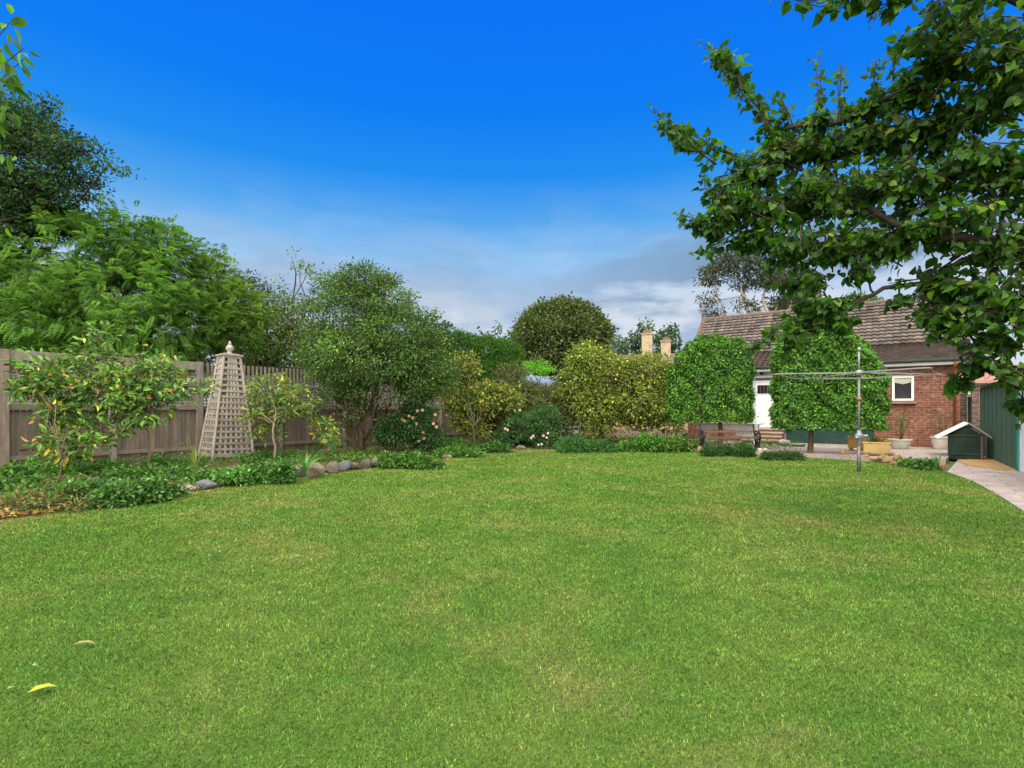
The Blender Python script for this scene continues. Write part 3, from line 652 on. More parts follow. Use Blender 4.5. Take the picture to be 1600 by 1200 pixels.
# ================================================================== POTS, TROUGHS, BENCH, TABLE
def pot(label,px,py,Y_z,rtop,h,col=(.62,.58,.50)):
    p=G(px,py,.08); t=thing('plant_pot',label,'pot',(p[0],p[1],.075))
    b=Buf(); r=rtop; b.lathe([(.001,0),(r*.62,0),(r*.72,h*.15),(r*.9,h*.6),(r*.97,h*.88),(r*1.06,h*.9),(r*1.06,h),(r*.93,h),(r*.9,h*.85),(.001,h*.84)],(0,0,0),24,col); b.build('bowl',CLAY,t,smooth=False)
    b=Buf(); b.lathe([(r*.88,h*.865),(.001,h*.90)],(0,0,0),20,(.05,.035,.025)); b.build('soil',STONE,t); return p
def wilt(label,base,Hh,spread,n,pal,name='potted_plant',cat='plant',L=.07,kind='rhomb',stemcol=(.1,.09,.04),per=9,rc=.09,mat=None,cupz=0.0,droop=.1,group=None):
    base=np.asarray(base,float); t=thing(name,label,cat,base,0,group)
    sb=Buf(); C=[]
    for i in range(n):
        a=rng.uniform(0,2*pi); e=np.array([cos(a)*spread*rng.uniform(.2,1),sin(a)*spread*rng.uniform(.2,1),Hh*rng.uniform(.55,1)])
        P=wig(rng.standard_normal(3)*np.array([.02,.02,0]),e,5,.06); sb.tube(P,np.linspace(.011,.004,5),5,stemcol)
        for q in (P[2],P[3],P[4]): C.append(q+rng.standard_normal(3)*.03)
    sb.build('stem',BARK,t); C=np.array(C); O=unit(C+np.array([0,0,.01]))
    b=Buf(); foliage(b,C,O,per,rc,L,L*.5,pal,kind,droop=droop); b.build('foliage',mat or LEAF,t); return t
G1=[(.09,.20,.03,3),(.14,.26,.04,2),(.05,.12,.02,2)]
G2=[(.05,.11,.03,3),(.08,.15,.04,2),(.03,.07,.02,1)]
p=pot('wide cream bowl pot against the brick wall under the window',1407,701,0,.31,.32)
wilt('spindly green shrub growing in the cream bowl pot under the window',(p[0],p[1],.33),1.05,.42,9,[(.10,.17,.04,2),(.17,.2,.05,1),(.06,.1,.03,1)])
p=pot('tall cream square-shouldered pot half hidden behind the kennel',1469,702,0,.25,.42,(.62,.57,.50))
wilt('sparse climbing shrub rising behind the kennel against the brick wall',(p[0],p[1],.42),1.25,.5,9,[(.13,.17,.05,2),(.2,.2,.06,1),(.09,.11,.04,1)],per=6)
def trough(label,px,py,w,d,h,col,rz,z=.075,legs=True):
    p=G(px,py,z); t=thing('planter_box',label,'planter',(p[0],p[1],z),rz)
    b=Buf(); zz=.09 if legs else 0
    for (c,dd) in (((0,-d/2,zz+h/2),(w,.03,h)),((0,d/2,zz+h/2),(w,.03,h)),((-w/2+.015,0,zz+h/2),(.03,d-.03,h)),((w/2-.015,0,zz+h/2),(.03,d-.03,h))): b.box(c,dd,col=col)
    b.box((0,-d/2,zz+h-.02),(w+.05,.055,.04),col=np.array(col)*1.1); b.build('box',CLAY,t)
    b=Buf(); b.box((0,0,zz+h*.45),(w-.06,d-.06,h*.8),col=(.06,.045,.03)); b.build('soil',STONE,t)
    for sx in (-1,1):
        b=Buf(); b.box((sx*(w/2-.08),0,zz/2),(.09,d*.9,zz),col=np.array(col)*.8); b.build('foot',CLAY,t)
    return p,t
TC=(.60,.36,.10)
p1_,_=trough('yellow terracotta planter box behind the clothes line pole',1339,704,.46,.34,.36,TC,HROT)
p2_,_=trough('wider yellow terracotta planter box right of the clothes line pole',1370,712,.60,.36,.30,(.48,.32,.12),HROT)
wilt('small bright green seedling in the yellow planter box behind the pole',(p1_[0],p1_[1],.5),.16,.14,6,G1,L=.06,rc=.05)
wilt('tuft of dry and green herbs in the wider yellow planter box',(p2_[0],p2_[1],.42),.16,.22,10,[(.3,.3,.08,1),(.12,.18,.04,1)],L=.06,rc=.06)
# cast iron bench: two ornate ends and timber slats
bl=G(1100,706,.08); br=G(1188,707,.08); bd=(br-bl)[:2]; bw=np.linalg.norm(bd); bd/=bw
bn=thing('garden_bench','dark cast iron garden bench with timber slats on the patio','bench',(bl[0],bl[1],.075),atan2(bd[1],bd[0]))
IR=(.016,.02,.018)
for x in (0,bw):
    b=Buf()
    # scrolled end seen from the side: front leg, rear leg, arm, crossing curls
    def c3(L,r=.02): b.tube([(x,y,z) for y,z in L],r,6,IR)
    c3([(-.02,0),(.02,.12),(.10,.24),(.06,.36),(.0,.42),(.02,.56),(.10,.62)],.024); c3([(.56,0),(.52,.14),(.42,.26),(.50,.40),(.60,.60),(.68,.84)],.026)
    c3([(.10,.62),(.28,.60),(.44,.63),(.60,.60)],.022); c3([(.0,.40),(.25,.38),(.50,.40)],.024)
    c3([(.03,.10),(.2,.22),(.30,.34),(.42,.20),(.54,.08)],.016); c3([(.16,.02),(.18,.14),(.28,.22),(.38,.14),(.40,.02)],.014)
    for cy,cz,rr in ((.2,.50,.07),(.36,.50,.07),(.28,.29,.06)): b.tube([(x,cy+rr*cos(a),cz+rr*sin(a)) for a in np.linspace(0,2*pi,11)],.011,5,IR,cap=False)
    b.build('iron_end',METAL,bn,smooth=True)
for i in range(5):
    b=Buf(); b.box((bw/2,.06+i*.095,.425),(bw+.06,.07,.03),col=np.array((.12,.07,.05))*rng.uniform(.7,1.2)); b.build('seat_slat',WOODH,bn)
for i in range(1):
    b=Buf(); b.box((bw/2,.58,.60),(bw+.06,.03,.06),col=np.array((.14,.08,.06))*rng.uniform(.7,1.2)); b.build('back_slat',WOODH,bn)
# white table with pierced side panels behind the bench
tp=G(1140,698,.08); tb=thing('garden_table','white garden table with pierced side apron standing behind the bench','table',(tp[0],tp[1],.075),HROT)
b=Buf(); b.box((0,0,.80),(2.0,.85,.04),col=(.78,.78,.8)); b.build('table_top',PAINT,tb)
for (x,y) in ((-.85,-.32),(.85,-.32),(.85,.32),(-.85,.32)):
    b=Buf(); b.tube([(x,y,0),(x*1.03,y*1.03,.1),(x*.94,y*.94,.4),(x,y,.77)],[.035,.02,.02,.035],8,(.75,.75,.78)); b.build('leg',PAINT,tb,smooth=True)
b=Buf(); b.box((0,-.41,.685),(1.96,.03,.15),col=(.78,.78,.8)); b.build('cloth_edge',PAINT,tb)
b=Buf()
for i in range(9,13):
    x=-.78+i*.13; b.tube([(x+.065*cos(a),-.40,.50+.09*sin(a)) for a in np.linspace(0,2*pi,13)],.014,5,(.75,.75,.78),cap=False)
b.box((.585,-.40,.56),(.56,.03,.12),col=(.75,.75,.78)); b.box((.585,-.40,.45),(.56,.03,.05),col=(.75,.75,.78)); b.build('apron',PAINT,tb)
# ------------------------------------------------------------------ stones
def stone(label,px,py,w,h,col,d=None,z=.0,name='edging_stone',cat='stone',group='stones edging the lawn',rz=0):
    import bmesh
    p=G(px,py,z); s=p[1]/FPX; sw,shh=w*s/2,h*s/2; d=d or sw*.8
    bm=bmesh.new(); bmesh.ops.create_icosphere(bm,subdivisions=2,radius=1.0)
    ph=rng.uniform(0,6,6); cuts=[(unit(rng.standard_normal(3)),rng.uniform(.72,1.05)) for _ in range(14)]
    for v in bm.verts:
        x,y,zz=v.co; m=max(abs(x),abs(y),abs(zz)); k=(1/m)**.95
        k*=1+.06*sin(3*x+ph[0])*cos(2.6*y+ph[1])+.05*sin(4*zz+ph[2]+2*x); q_=np.array([x,y,zz])*k
        for n_,d_ in cuts:
            e_=q_@n_-d_
            if e_>0: q_=q_-n_*e_
        x,y,zz=q_; k=1.0
        v.co=(x*k*sw,y*k*d,zz*k*shh)
    me=bpy.data.meshes.new(name); bm.to_mesh(me); bm.free(); me.materials.append(STONE)
    at=me.attributes.new('col','FLOAT_COLOR','POINT'); at.data.foreach_set('color',np.tile([*(np.array(col)*.72),1],len(me.vertices)).astype(np.float32))
    o=bpy.data.objects.new(name,me); COL.objects.link(o); o.location=(p[0],p[1]+d*.6,z+shh*.8); o.rotation_euler=(rng.uniform(-.12,.12),rng.uniform(-.1,.1),rz+rng.uniform(-.2,.2))
    tag(o,label,cat,group)
BR_=(.20,.15,.12); GY=(.28,.29,.31); OR_=(.45,.27,.13)
stone('pale beige flat stone left of the grey wedge stone',290,768,28,9,(.45,.38,.33))
stone('bluish grey wedge stone in the bed below the obelisk',317,765,32,16,(.20,.22,.24))
stone('flat brown stone between grey wedge stone and leafy groundcover',345,752,22,8,(.30,.22,.19))
stone('small dark stone half buried in groundcover right of the obelisk',425,752,16,12,(.12,.09,.08))
stone('broad mauve-brown slab stone left of the squared tan stone',461,747,38,25,(.24,.19,.17))
stone('squared tan stone block under the strap-leaved clump',491,747,30,25,(.34,.27,.20))
stone('blocky brown stone right of the squared tan block',518,740,20,20,(.20,.15,.12))
stone('blue-grey pointed stone among the brown edging stones',537,737,17,19,(.20,.21,.23))
stone('low brown stone just right of the blue-grey stone',553,735,18,15,(.21,.14,.12))
stone('dark rounded stone in front of the big tree trunk',570,733,18,17,(.13,.11,.10))
stone('striped grey-brown stone before the yellowish stone',588,731,20,18,(.235,.195,.16))
stone('yellowish tan stone leaning between two dark stones',601,729,13,14,(.42,.31,.14))
stone('last dark brown wedge stone before the rose groundcover',615,728,18,13,(.17,.12,.11))
stone('pale pinkish stone at the bed edge right of the roses',695,717,22,9,(.40,.32,.26))
stone('dark round stone poking out beside the pale pinkish stone',713,712,16,11,(.12,.10,.11))
for i,(px,py,w_,h_,c_,lb) in enumerate([(782,704,18,9,BR_,'mid brown rock behind the lawn edge, left of the white roses'),(815,703,16,8,(.28,.22,.18),'small tan rock directly left of the white roses'),(862,702,32,7,BR_,'long low brown rock under the white roses'),(925,701,24,7,(.35,.31,.28),'pale long rock in front of the lemon tree trunk'),(985,701,14,7,BR_,'left small brown rock below the bright green groundcover'),(1001,701,13,7,(.24,.17,.13),'middle small brown rock below the bright green groundcover'),(1018,702,15,7,BR_,'right small brown rock below the bright green groundcover')]): stone('flat edging stone, '+lb,px,py,w_,h_,c_)
def kerb(label,pa,pb,h,col,z=0.0):
    a=G(*pa)[:2]; c=G(*pb)[:2]; b=Buf(); L=np.linalg.norm(c-a); n=max(1,int(L/.5))
    for i in range(n):
        t=(i+.5)/n; b.box((L*t,.06,h/2),(L/n-.012,.12,h*rng.uniform(.9,1.05)),col=np.array(col)*rng.uniform(.8,1.15))
    o=b.build('kerb_edging',CLAY); o.location=(a[0],a[1],z); o.rotation_euler=(0,0,atan2(c[1]-a[1],c[0]-a[0])); tag(o,label,'edging')
kerb('low brown timber-look edging below the lemon tree and bench',(1040,704),(1122,710),.13,(.20,.14,.11))
kerb('short dark brick edging under the bushy green shrub',(1123,711),(1160,713),.14,(.22,.15,.12))
kerb('pale concrete step edge in front of the bench',(1176,714),(1214,715),.16,(.45,.38,.33))
orng=[(1352,717,14,9),(1366,719,12,8),(1380,719,15,10),(1393,716,15,12),(1404,719,12,12),(1412,722,13,10),(1421,725,12,10),(1431,727,14,9),(1388,722,14,8),(1400,726,14,7),(1443,731,13,9),(1320,713,14,13),(1331,715,9,8),(1350,706,10,12),(1474,735,12,14),(1463,734,10,9)]
wh=['left of the pole foot, under the yellow planter','beside the pole on its left','directly right of the pole']
for i,(px,py,w_,h_) in enumerate(orng):
    stone('rough orange sandstone lump edging the patio beyond the clothes line',px,py+1,w_,h_,np.array(OR_)*rng.uniform(.75,1.25),group='orange sandstone lumps by the patio')
for i,(px,py,w_,h_) in enumerate([(1087,704,12,13),(1097,706,12,10),(1106,705,10,8),(1094,699,9,8)]):
    stone('yellow-orange stone piled at the left end of the bench',px,py,w_,h_,np.array((.60,.42,.18))*rng.uniform(.85,1.15),z=.05,group='yellow stones by the bench')
stone('smooth white boulder beside the steps on the patio',1228,697,20,11,(.68,.62,.58),z=.075,group=None)
stone('flat cream slab on the patio right of the white boulder',1251,698,24,6,(.45,.38,.32),z=.075,group=None)
stone('left pinkish white round stone beneath the bench end',1188,708,8,9,(.7,.55,.5),z=.075,group=None)
stone('right pinkish white round stone beneath the bench end',1197,708,8,9,(.72,.6,.55),z=.075,group=None)

# ================================================================== TREES BEYOND THE FENCE
def gp(px,Y,z=0): return np.array([(px-800)/FPX*Y,Y,z])
# dark broadleaf tree, upper left
tree('dark_tree','dark green broadleaf tree with layered branches at the upper left edge beyond the fence','tree',gp(-120,15.5),gp(-60,15.5,4.6),.13,
  [B(-60,180,15.5,70,50),B(10,190,15.3,65,35),B(70,160,15,25,14,.5,.5),B(60,215,15,60,30),B(125,235,14.8,42,16,.7,.6),B(165,262,14.6,26,9,.4,.4),B(95,275,15,55,28),B(20,270,15.5,75,45),B(30,320,15.5,75,40),B(110,300,14.8,26,14,.5,.5),B(-60,300,15.5,80,60),B(75,340,15.5,50,30)],
  1050,26,.30,.13,.07,[(.035,.085,.028,3),(.05,.12,.03,1.4),(.028,.06,.025,1.5)],up=.7,flat=.4,droop=.15,ntw=120,subr=.025,shell=.2,bark=(.035,.028,.022))
# feathery light green tree: bipinnate fronds
def fronds(b,C,O,per,Lf,pal,pairs=9,droop=.45,wl=.30):
    n=len(C)*per; idx=np.repeat(np.arange(len(C)),per)
    P=C[idx]+rng.standard_normal((n,3))*.18; D=unit(O[idx]*.8+rng.standard_normal((n,3))*.55+np.array([0,0,.15])); up=unit(np.array([0,0,1.])+rng.standard_normal((n,3))*.25)
    S=unit(np.cross(up,D)); Nn=unit(np.cross(D,S)); L=Lf*rng.uniform(.6,1.2,n)
    cb=palette(pal,n,.18)*(1+.22*rng.standard_normal((len(C),1))).clip(.5,1.6)[idx]
    pts=[];dr=[];nn=[];ll=[];cc=[]
    for k in range(pairs):
        t=(k+.5)/pairs; base=P+D*(L*t)[:,None]; base[:,2]-=L*droop*t*t; w=wl*sin(pi*(.12+.86*t))**.8+.03
        for sg in (-1,1):
            pts.append(base); dr.append(unit(S*sg+D*.45-np.array([0,0,.25]))); nn.append(Nn); ll.append(L*w); cc.append(cb)
    put_leaves(b,np.concatenate(pts),np.concatenate(dr),np.concatenate(nn),np.concatenate(ll),np.concatenate(ll)*.30,np.concatenate(cc),'rhomb')
def fern_tree(name,label,base,top,r,blobs,ncl,per,Lf,pal,group=None,**k):
    t=thing(name,label,'tree',base,0,group); C,O=crown_pts(blobs,ncl,.55); b=Buf(); fronds(b,C,O,per,Lf,pal,**k)
    b.V=[v-np.asarray(base) for v in b.V]; b.build('crown',GRASSY,t)
    tb=Buf(); limbs(tb,base,top,r,[q[0] for q in blobs],sub=C[rng.permutation(len(C))[:80]],subr=.02); tb.V=[v-np.asarray(base) for v in tb.V]; tb.build('trunk',BARK,t,smooth=True)
PF=[(.13,.27,.045,3),(.17,.33,.06,2),(.09,.19,.035,2)]
fern_tree('feathery_tree','large feathery bright green tree spilling over the fence at the left',gp(90,16.5),gp(110,16.5,3.0),.2,
  [B(130,400,16,90,55),B(40,430,15.5,80,60),B(-60,440,15,80,80),B(190,370,16,50,32,1.2,.8),B(235,400,16.3,60,45),B(180,460,15.3,100,55),B(275,440,16.5,40,55),B(60,500,14.6,110,45),B(200,515,15,100,40),B(60,555,14.8,90,35),B(180,560,15.4,80,35),B(270,560,16,50,30),B(-50,540,14.2,70,50),B(290,500,16.2,55,45),B(130,350,16.2,40,24,.8,.6),B(272,375,16.4,16,22,.5,.4),B(205,350,16.3,30,14,.5,.4)],
  900,14,.37,PF)
fern_tree('feathery_tree','smaller feathery tree with a pointed leader, right of the large feathery one above the obelisk',gp(350,17.5),gp(345,17.5,3),.1,
  [B(335,440,17.5,28,34,.8),B(330,410,17.5,14,20,.3,.6),B(365,480,17.2,36,32),B(330,500,17,40,40),B(375,520,17.2,35,30)],230,13,.33,[(.16,.28,.05,3),(.10,.2,.035,2)])
tree('dark_shrub_tree','dark olive rounded tree behind the feathery tree and left of the sprigs','tree',gp(405,22),gp(405,22,2.5),.15,
  [B(385,480,22,45,50),B(415,510,21.5,40,50),B(375,455,22,25,22,.8,.5),B(430,545,21,40,40),B(400,560,21,50,35),B(340,560,20,50,40),B(400,600,20,70,40),B(470,600,20.5,60,40)],760,26,.34,.14,.08,[(.07,.10,.03,3),(.11,.14,.04,1.5),(.05,.07,.03,1)],ntw=60)
tree('slender_tree','slender pale green tree with two dark leafy leaders rising above the fence','tree',gp(470,20.5),gp(468,20.5,3.3),.09,
  [B(462,500,20.5,30,45,.9),B(475,545,20.5,45,45,1.2),B(445,480,20.4,14,24,.4,.5),B(490,470,20.6,18,22,.5,.6),B(440,455,20.5,7,22,.2,.5),B(468,415,20.5,9,13,.2,.6),B(480,428,20.5,12,14,.3,.8),B(455,400,20.5,4,6,.15,.25),B(486,450,20.5,10,16,.3,.5)],
  230,15,.26,.13,.07,[(.13,.22,.05,3),(.20,.28,.08,1.5),(.05,.10,.03,1.5)],ntw=90,subr=.015)
# big olive green multi stem tree in the bed
def multistem(cb): pass
base=gp(562,15.6,.05); 
t=thing('multistem_tree','big olive green small-leaved tree with many stems in the middle of the bed','tree',base)
blobs=[B(570,440,15.8,45,24,1.0),B(530,450,15.6,32,22,.8),B(600,470,15.8,45,36,1.2),B(545,500,15.4,48,46,1.4),B(610,520,15.6,65,50,1.7),B(655,530,15.8,36,28,1.0,.8),B(570,560,14.9,95,45,1.8),B(650,575,15.6,60,38,1.3),B(510,545,15.2,38,42,1.0),B(520,600,15,44,30,1.1,.4),B(590,605,15.2,76,24,1.3,.35),B(650,610,15.5,40,25,.9,.5),B(685,550,16,24,26,.8,.4),B(640,470,15.9,8,18,.2,.3),B(530,650,15.2,50,40,.9,.13),B(615,645,15.4,45,30,.8,.13),B(500,640,15,30,30,.7,.2),B(560,650,14.9,50,26,.8,.1),B(695,600,16,26,26,.8,.5),B(560,420,15.8,10,14,.3,.35),B(608,432,15.8,12,14,.3,.4),B(500,470,15.5,14,18,.4,.4),B(480,510,15.4,16,24,.5,.4),B(668,490,15.9,14,16,.4,.35)]
C,O=crown_pts(blobs,1000,.4); b=Buf(); foliage(b,C,O,50,.27,.09,.045,[(.066,.138,.028,3),(.11,.20,.038,2),(.05,.105,.03,2),(.22,.32,.06,.5)],up=.5,rnd=.75,cj=.34,flat=.55)
b.V=[v-base for v in b.V]; b.build('crown',LEAF,t)
tb=Buf(); bark=(.15,.10,.06)
for dx,dz,r in ((-.32,.9,.035),(-.12,1.0,.05),(.15,.95,.055),(.35,.85,.035),(.02,.8,.04)):
    k=base+np.array([dx,rng.uniform(-.25,.25),dz]); tb.tube(wig(base+np.array([dx*.3,0,-.05]),k,4,.05),np.linspace(r*1.5,r,4),7,bark)
    near=sorted(blobs,key=lambda q:abs(q[0][0]-(k[0]+dx*3.2)))[:3]
    for q in near: tb.tube(wig(k,q[0],7,.05),np.linspace(r*.8,.012,7),6,bark)
for c in C[rng.permutation(len(C))[:420]]:
    q=min(blobs,key=lambda q:np.linalg.norm(q[0]-c)); a=q[0]*.7+base*.3 if c[2]<3 else q[0]; tb.tube(wig(a,c,4,.08),np.linspace(.012,.004,4),4,bark,cap=False)
for i in range(26):
    a=rng.uniform(0,2*pi); e=base+np.array([cos(a)*rng.uniform(.5,1.9),sin(a)*.9,rng.uniform(1.0,2.1)]); tb.tube(wig(base+np.array([cos(a)*.15,0,.3]),e,5,.07),np.linspace(.02,.005,5),4,(.2,.15,.1),cap=False)
tb.V=[v-base for v in tb.V]; tb.build('trunk',BARK,t,smooth=True)
tree('dark_shrub_tree','dark green dense shrub mass behind the diagonal lattice of the fence','shrub',gp(600,24),gp(600,24,2),.12,
  [B(500,600,22.5,50,40),B(570,600,23,50,40),B(640,600,24,50,36),B(700,600,25.5,40,34),B(560,560,23,40,30),B(650,565,24,40,30)],700,28,.34,.17,.09,[(.05,.10,.03,3),(.08,.14,.035,1.5)],ntw=30)
# trimmed fine hedge-like conifer beyond the fence
tree('cypress_hedge','smooth dense dark green clipped conifer mound rising over the fence right of the olive tree','hedge',gp(750,27),gp(750,27,2),.15,
  [B(745,560,27,60,34,1.6),B(715,545,26.5,38,24,1.2),B(790,562,27.5,26,28,1.0),B(760,590,26.5,60,30,1.5),B(690,540,25,28,18,.8)],1500,34,.24,.13,.05,[(.05,.13,.02,3),(.08,.19,.03,1)],shell=.8,cj=.14,ntw=5,mat=GRASSY,up=1.0)
tree('leggy_tree','leggy dark-leaved tree poking above the olive tree and clipped conifer mound','tree',gp(680,24),gp(680,24,3.6),.08,
  [B(665,500,24,10,10,.3),B(680,510,24,16,14,.4),B(700,520,24,14,14,.4),B(650,495,24,9,10,.3),B(718,528,24,6,8,.2),B(660,525,24,20,16,.5)],60,10,.24,.2,.12,[(.04,.09,.03,1),(.06,.13,.04,1)],ntw=50)
tree('leggy_tree','sparse dark leafy sprigs against the sky between conifer mound and round tree','tree',gp(775,30),gp(775,30,4.2),.07,
  [B(752,517,30,4,5,.2,.8),B(765,524,30,6,6,.3),B(778,512,30,5,9,.3),B(798,523,30,5,9,.3),B(786,530,30,10,8,.4),B(770,535,30,14,8,.4)],26,9,.2,.24,.13,[(.06,.11,.04,1),(.1,.16,.05,1)],ntw=26)
tree('round_tree','large round dark olive tree in the distance behind the neighbouring roofs','tree',gp(878,46),gp(878,46,4),.5,
  [B(878,500,46,52,26,3),B(845,520,45,36,32,2.5),B(912,522,45,38,30,2.5),B(880,530,44,60,34,3),B(830,545,45,22,22,1.5,.6),B(935,530,46,18,22,1.3,.6),B(880,560,44,62,24,3)],1900,30,.6,.32,.19,[(.085,.115,.035,3),(.13,.17,.05,1.6),(.055,.07,.03,1.5)],shell=.65,cj=.22,ntw=60,subr=.05,up=.6)
tree('bright_shrub','low bright lime green shrub between the conifer mound and metal roof','shrub',gp(840,27),gp(840,27,2.4),.05,[B(838,572,27,24,7,.7),B(850,580,27,16,6,.5)],50,26,.2,.12,.05,[(.16,.42,.03,1)],ntw=6)
tree('leafy_tree','young tree of dark grey-green leaves right of the round tree','tree',gp(965,40),gp(965,40,3.5),.08,
  [B(962,528,40,5,7,.3),B(972,542,40,8,10,.5),B(966,552,40,18,12,.8)],34,12,.3,.36,.16,[(.08,.14,.07,1),(.12,.19,.1,1)],ntw=20)
tree('leafy_tree','dark leafy tree rising behind the two cream chimneys','tree',gp(1025,38),gp(1025,38,3.8),.12,
  [B(1009,512,38,8,10,.5),B(1001,535,38,15,16,.8),B(1045,530,38,18,16,.8),B(1025,545,38,32,16,1.2),B(1052,520,38,6,8,.4),B(993,526,38,5,8,.3)],150,14,.3,.30,.16,[(.045,.10,.04,2),(.08,.15,.06,1)],ntw=60)
# gum tree behind the house
base=gp(1185,38)
tree('gum_tree','gum tree with dark brown-green clumps and forked pale trunk behind the house roof','tree',base,gp(1190,38,5.2),.30,
  [B(1150,410,38,34,18,1.6),B(1112,430,38,20,15,1.0),B(1105,465,38,14,10,.7,.6),B(1118,488,38,15,9,.8,.6),B(1160,440,38,20,12,1.0,.5),B(1200,430,38,34,22,1.6),B(1250,440,38,30,22,1.4),B(1215,475,38,26,12,1.0,.5),B(1165,480,38,20,8,.8,.5),B(1265,475,38,20,12,1.0,.6)],
  330,22,.42,.30,.10,[(.07,.085,.045,2),(.05,.065,.035,2),(.11,.13,.06,.7)],bark=(.42,.36,.32),shell=.3,ntw=170,subr=.035,cj=.2)
tree('far_tree','small rounded dull green tree top over the house ridge left of the right creeper column','tree',gp(1245,60),gp(1245,60,8),.3,[B(1245,478,60,26,15,2),B(1225,488,60,16,8,1.5)],170,24,.7,.42,.26,[(.07,.10,.05,1)],ntw=8)
tree('far_tree','farther green tree top just above the middle of the house ridge','tree',gp(1345,60),gp(1345,60,9),.3,[B(1338,470,60,14,6,1.2),B(1358,474,60,10,4,1)],80,20,.6,.40,.25,[(.07,.14,.05,1)],ntw=6)

# ------------------------------------------------------------------ neighbouring buildings
nh=thing('neighbour_house','neighbouring house with dark tiled roof and two cream chimneys behind the lemon tree','house',(gp(1010,34)[0],34,0),R(-20))
b=Buf(); b.box((0,2,1.6),(7,5,3.2),col=(.45,.3,.2)); b.build('wall',PAINT,nh)
b=Buf(); V=[(-4,-1,3.1),(4,-1,3.1),(4,5,3.1),(-4,5,3.1),(-2.6,2,5.1),(2,2,5.1)]; b.add(V,[[0,1,5,4],[1,2,5],[2,3,4,5],[3,0,4]],(.16,.10,.085)); b.build('roof',CLAY,nh)
for px,top,w_,nm in ((1011.5,521,.62,'left'),(1040.5,532,.56,'right')):
    q=W(px,top,33); lx,ly=q[0]-gp(1010,34)[0],q[1]-34; a=R(20); x=lx*cos(a)-ly*sin(a); y=lx*sin(a)+ly*cos(a)
    b=Buf(); b.box((x,y,(q[2]+2.5)/2),(w_,w_,q[2]-2.5),col=(.50,.39,.25)); b.box((x,y,q[2]-.06),(w_+.08,w_+.08,.10),col=(.36,.27,.18)); c=b.build('chimney',CLAY,nh)
    b=Buf(); b.lathe([(.24,0),(.21,.12),(.17,.20),(.001,.21)],(x,y,q[2]-.005),12,(.17,.085,.06)); b.build('chimney_pot',CLAY,c)
ms=thing('metal_shed','neighbouring shed with blue-grey ribbed metal roof beyond the fence','shed',(gp(862,28)[0],28,0),R(18))
b=Buf(); b.box((0,2,1.3),(3.2,4,2.6),col=(.3,.32,.34)); b.build('wall',PAINT,ms)
b=Buf()
for i in range(9):
    x=-1.75+i*.39; b.add([(x,-.2,2.62),(x+.37,-.2,2.62),(x+.37,4.2,3.35),(x,4.2,3.35)],[[0,1,2,3]],(.22,.30,.42)); b.beam((x+.38,-.22,2.64),(x+.38,4.2,3.38),.05,.05,(.42,.48,.58))
b.build('roof',METAL,ms)
b=Buf(); b.box((0,-.24,2.58),(3.6,.04,.14),col=(.50,.55,.62)); b.build('fascia',PAINT,ms)
n2=thing('terracotta_house','neighbouring house with terracotta tiled roof glimpsed through leaves right of the downpipe','house',(gp(1560,24)[0],24,0),R(-37))
b=Buf(); b.box((1,2,1.3),(9,4,2.6),col=(.5,.45,.38)); b.build('wall',PAINT,n2)
b=Buf(); V=[(-4,-.4,2.55),(6,-.4,2.55),(6,4.6,2.55),(-4,4.6,2.55),(-2,2.1,3.5),(4,2.1,3.5)]; b.add(V,[[0,1,5,4],[1,2,5],[2,3,4,5],[3,0,4]],(.32,.17,.125)); b.build('roof',CLAY,n2)

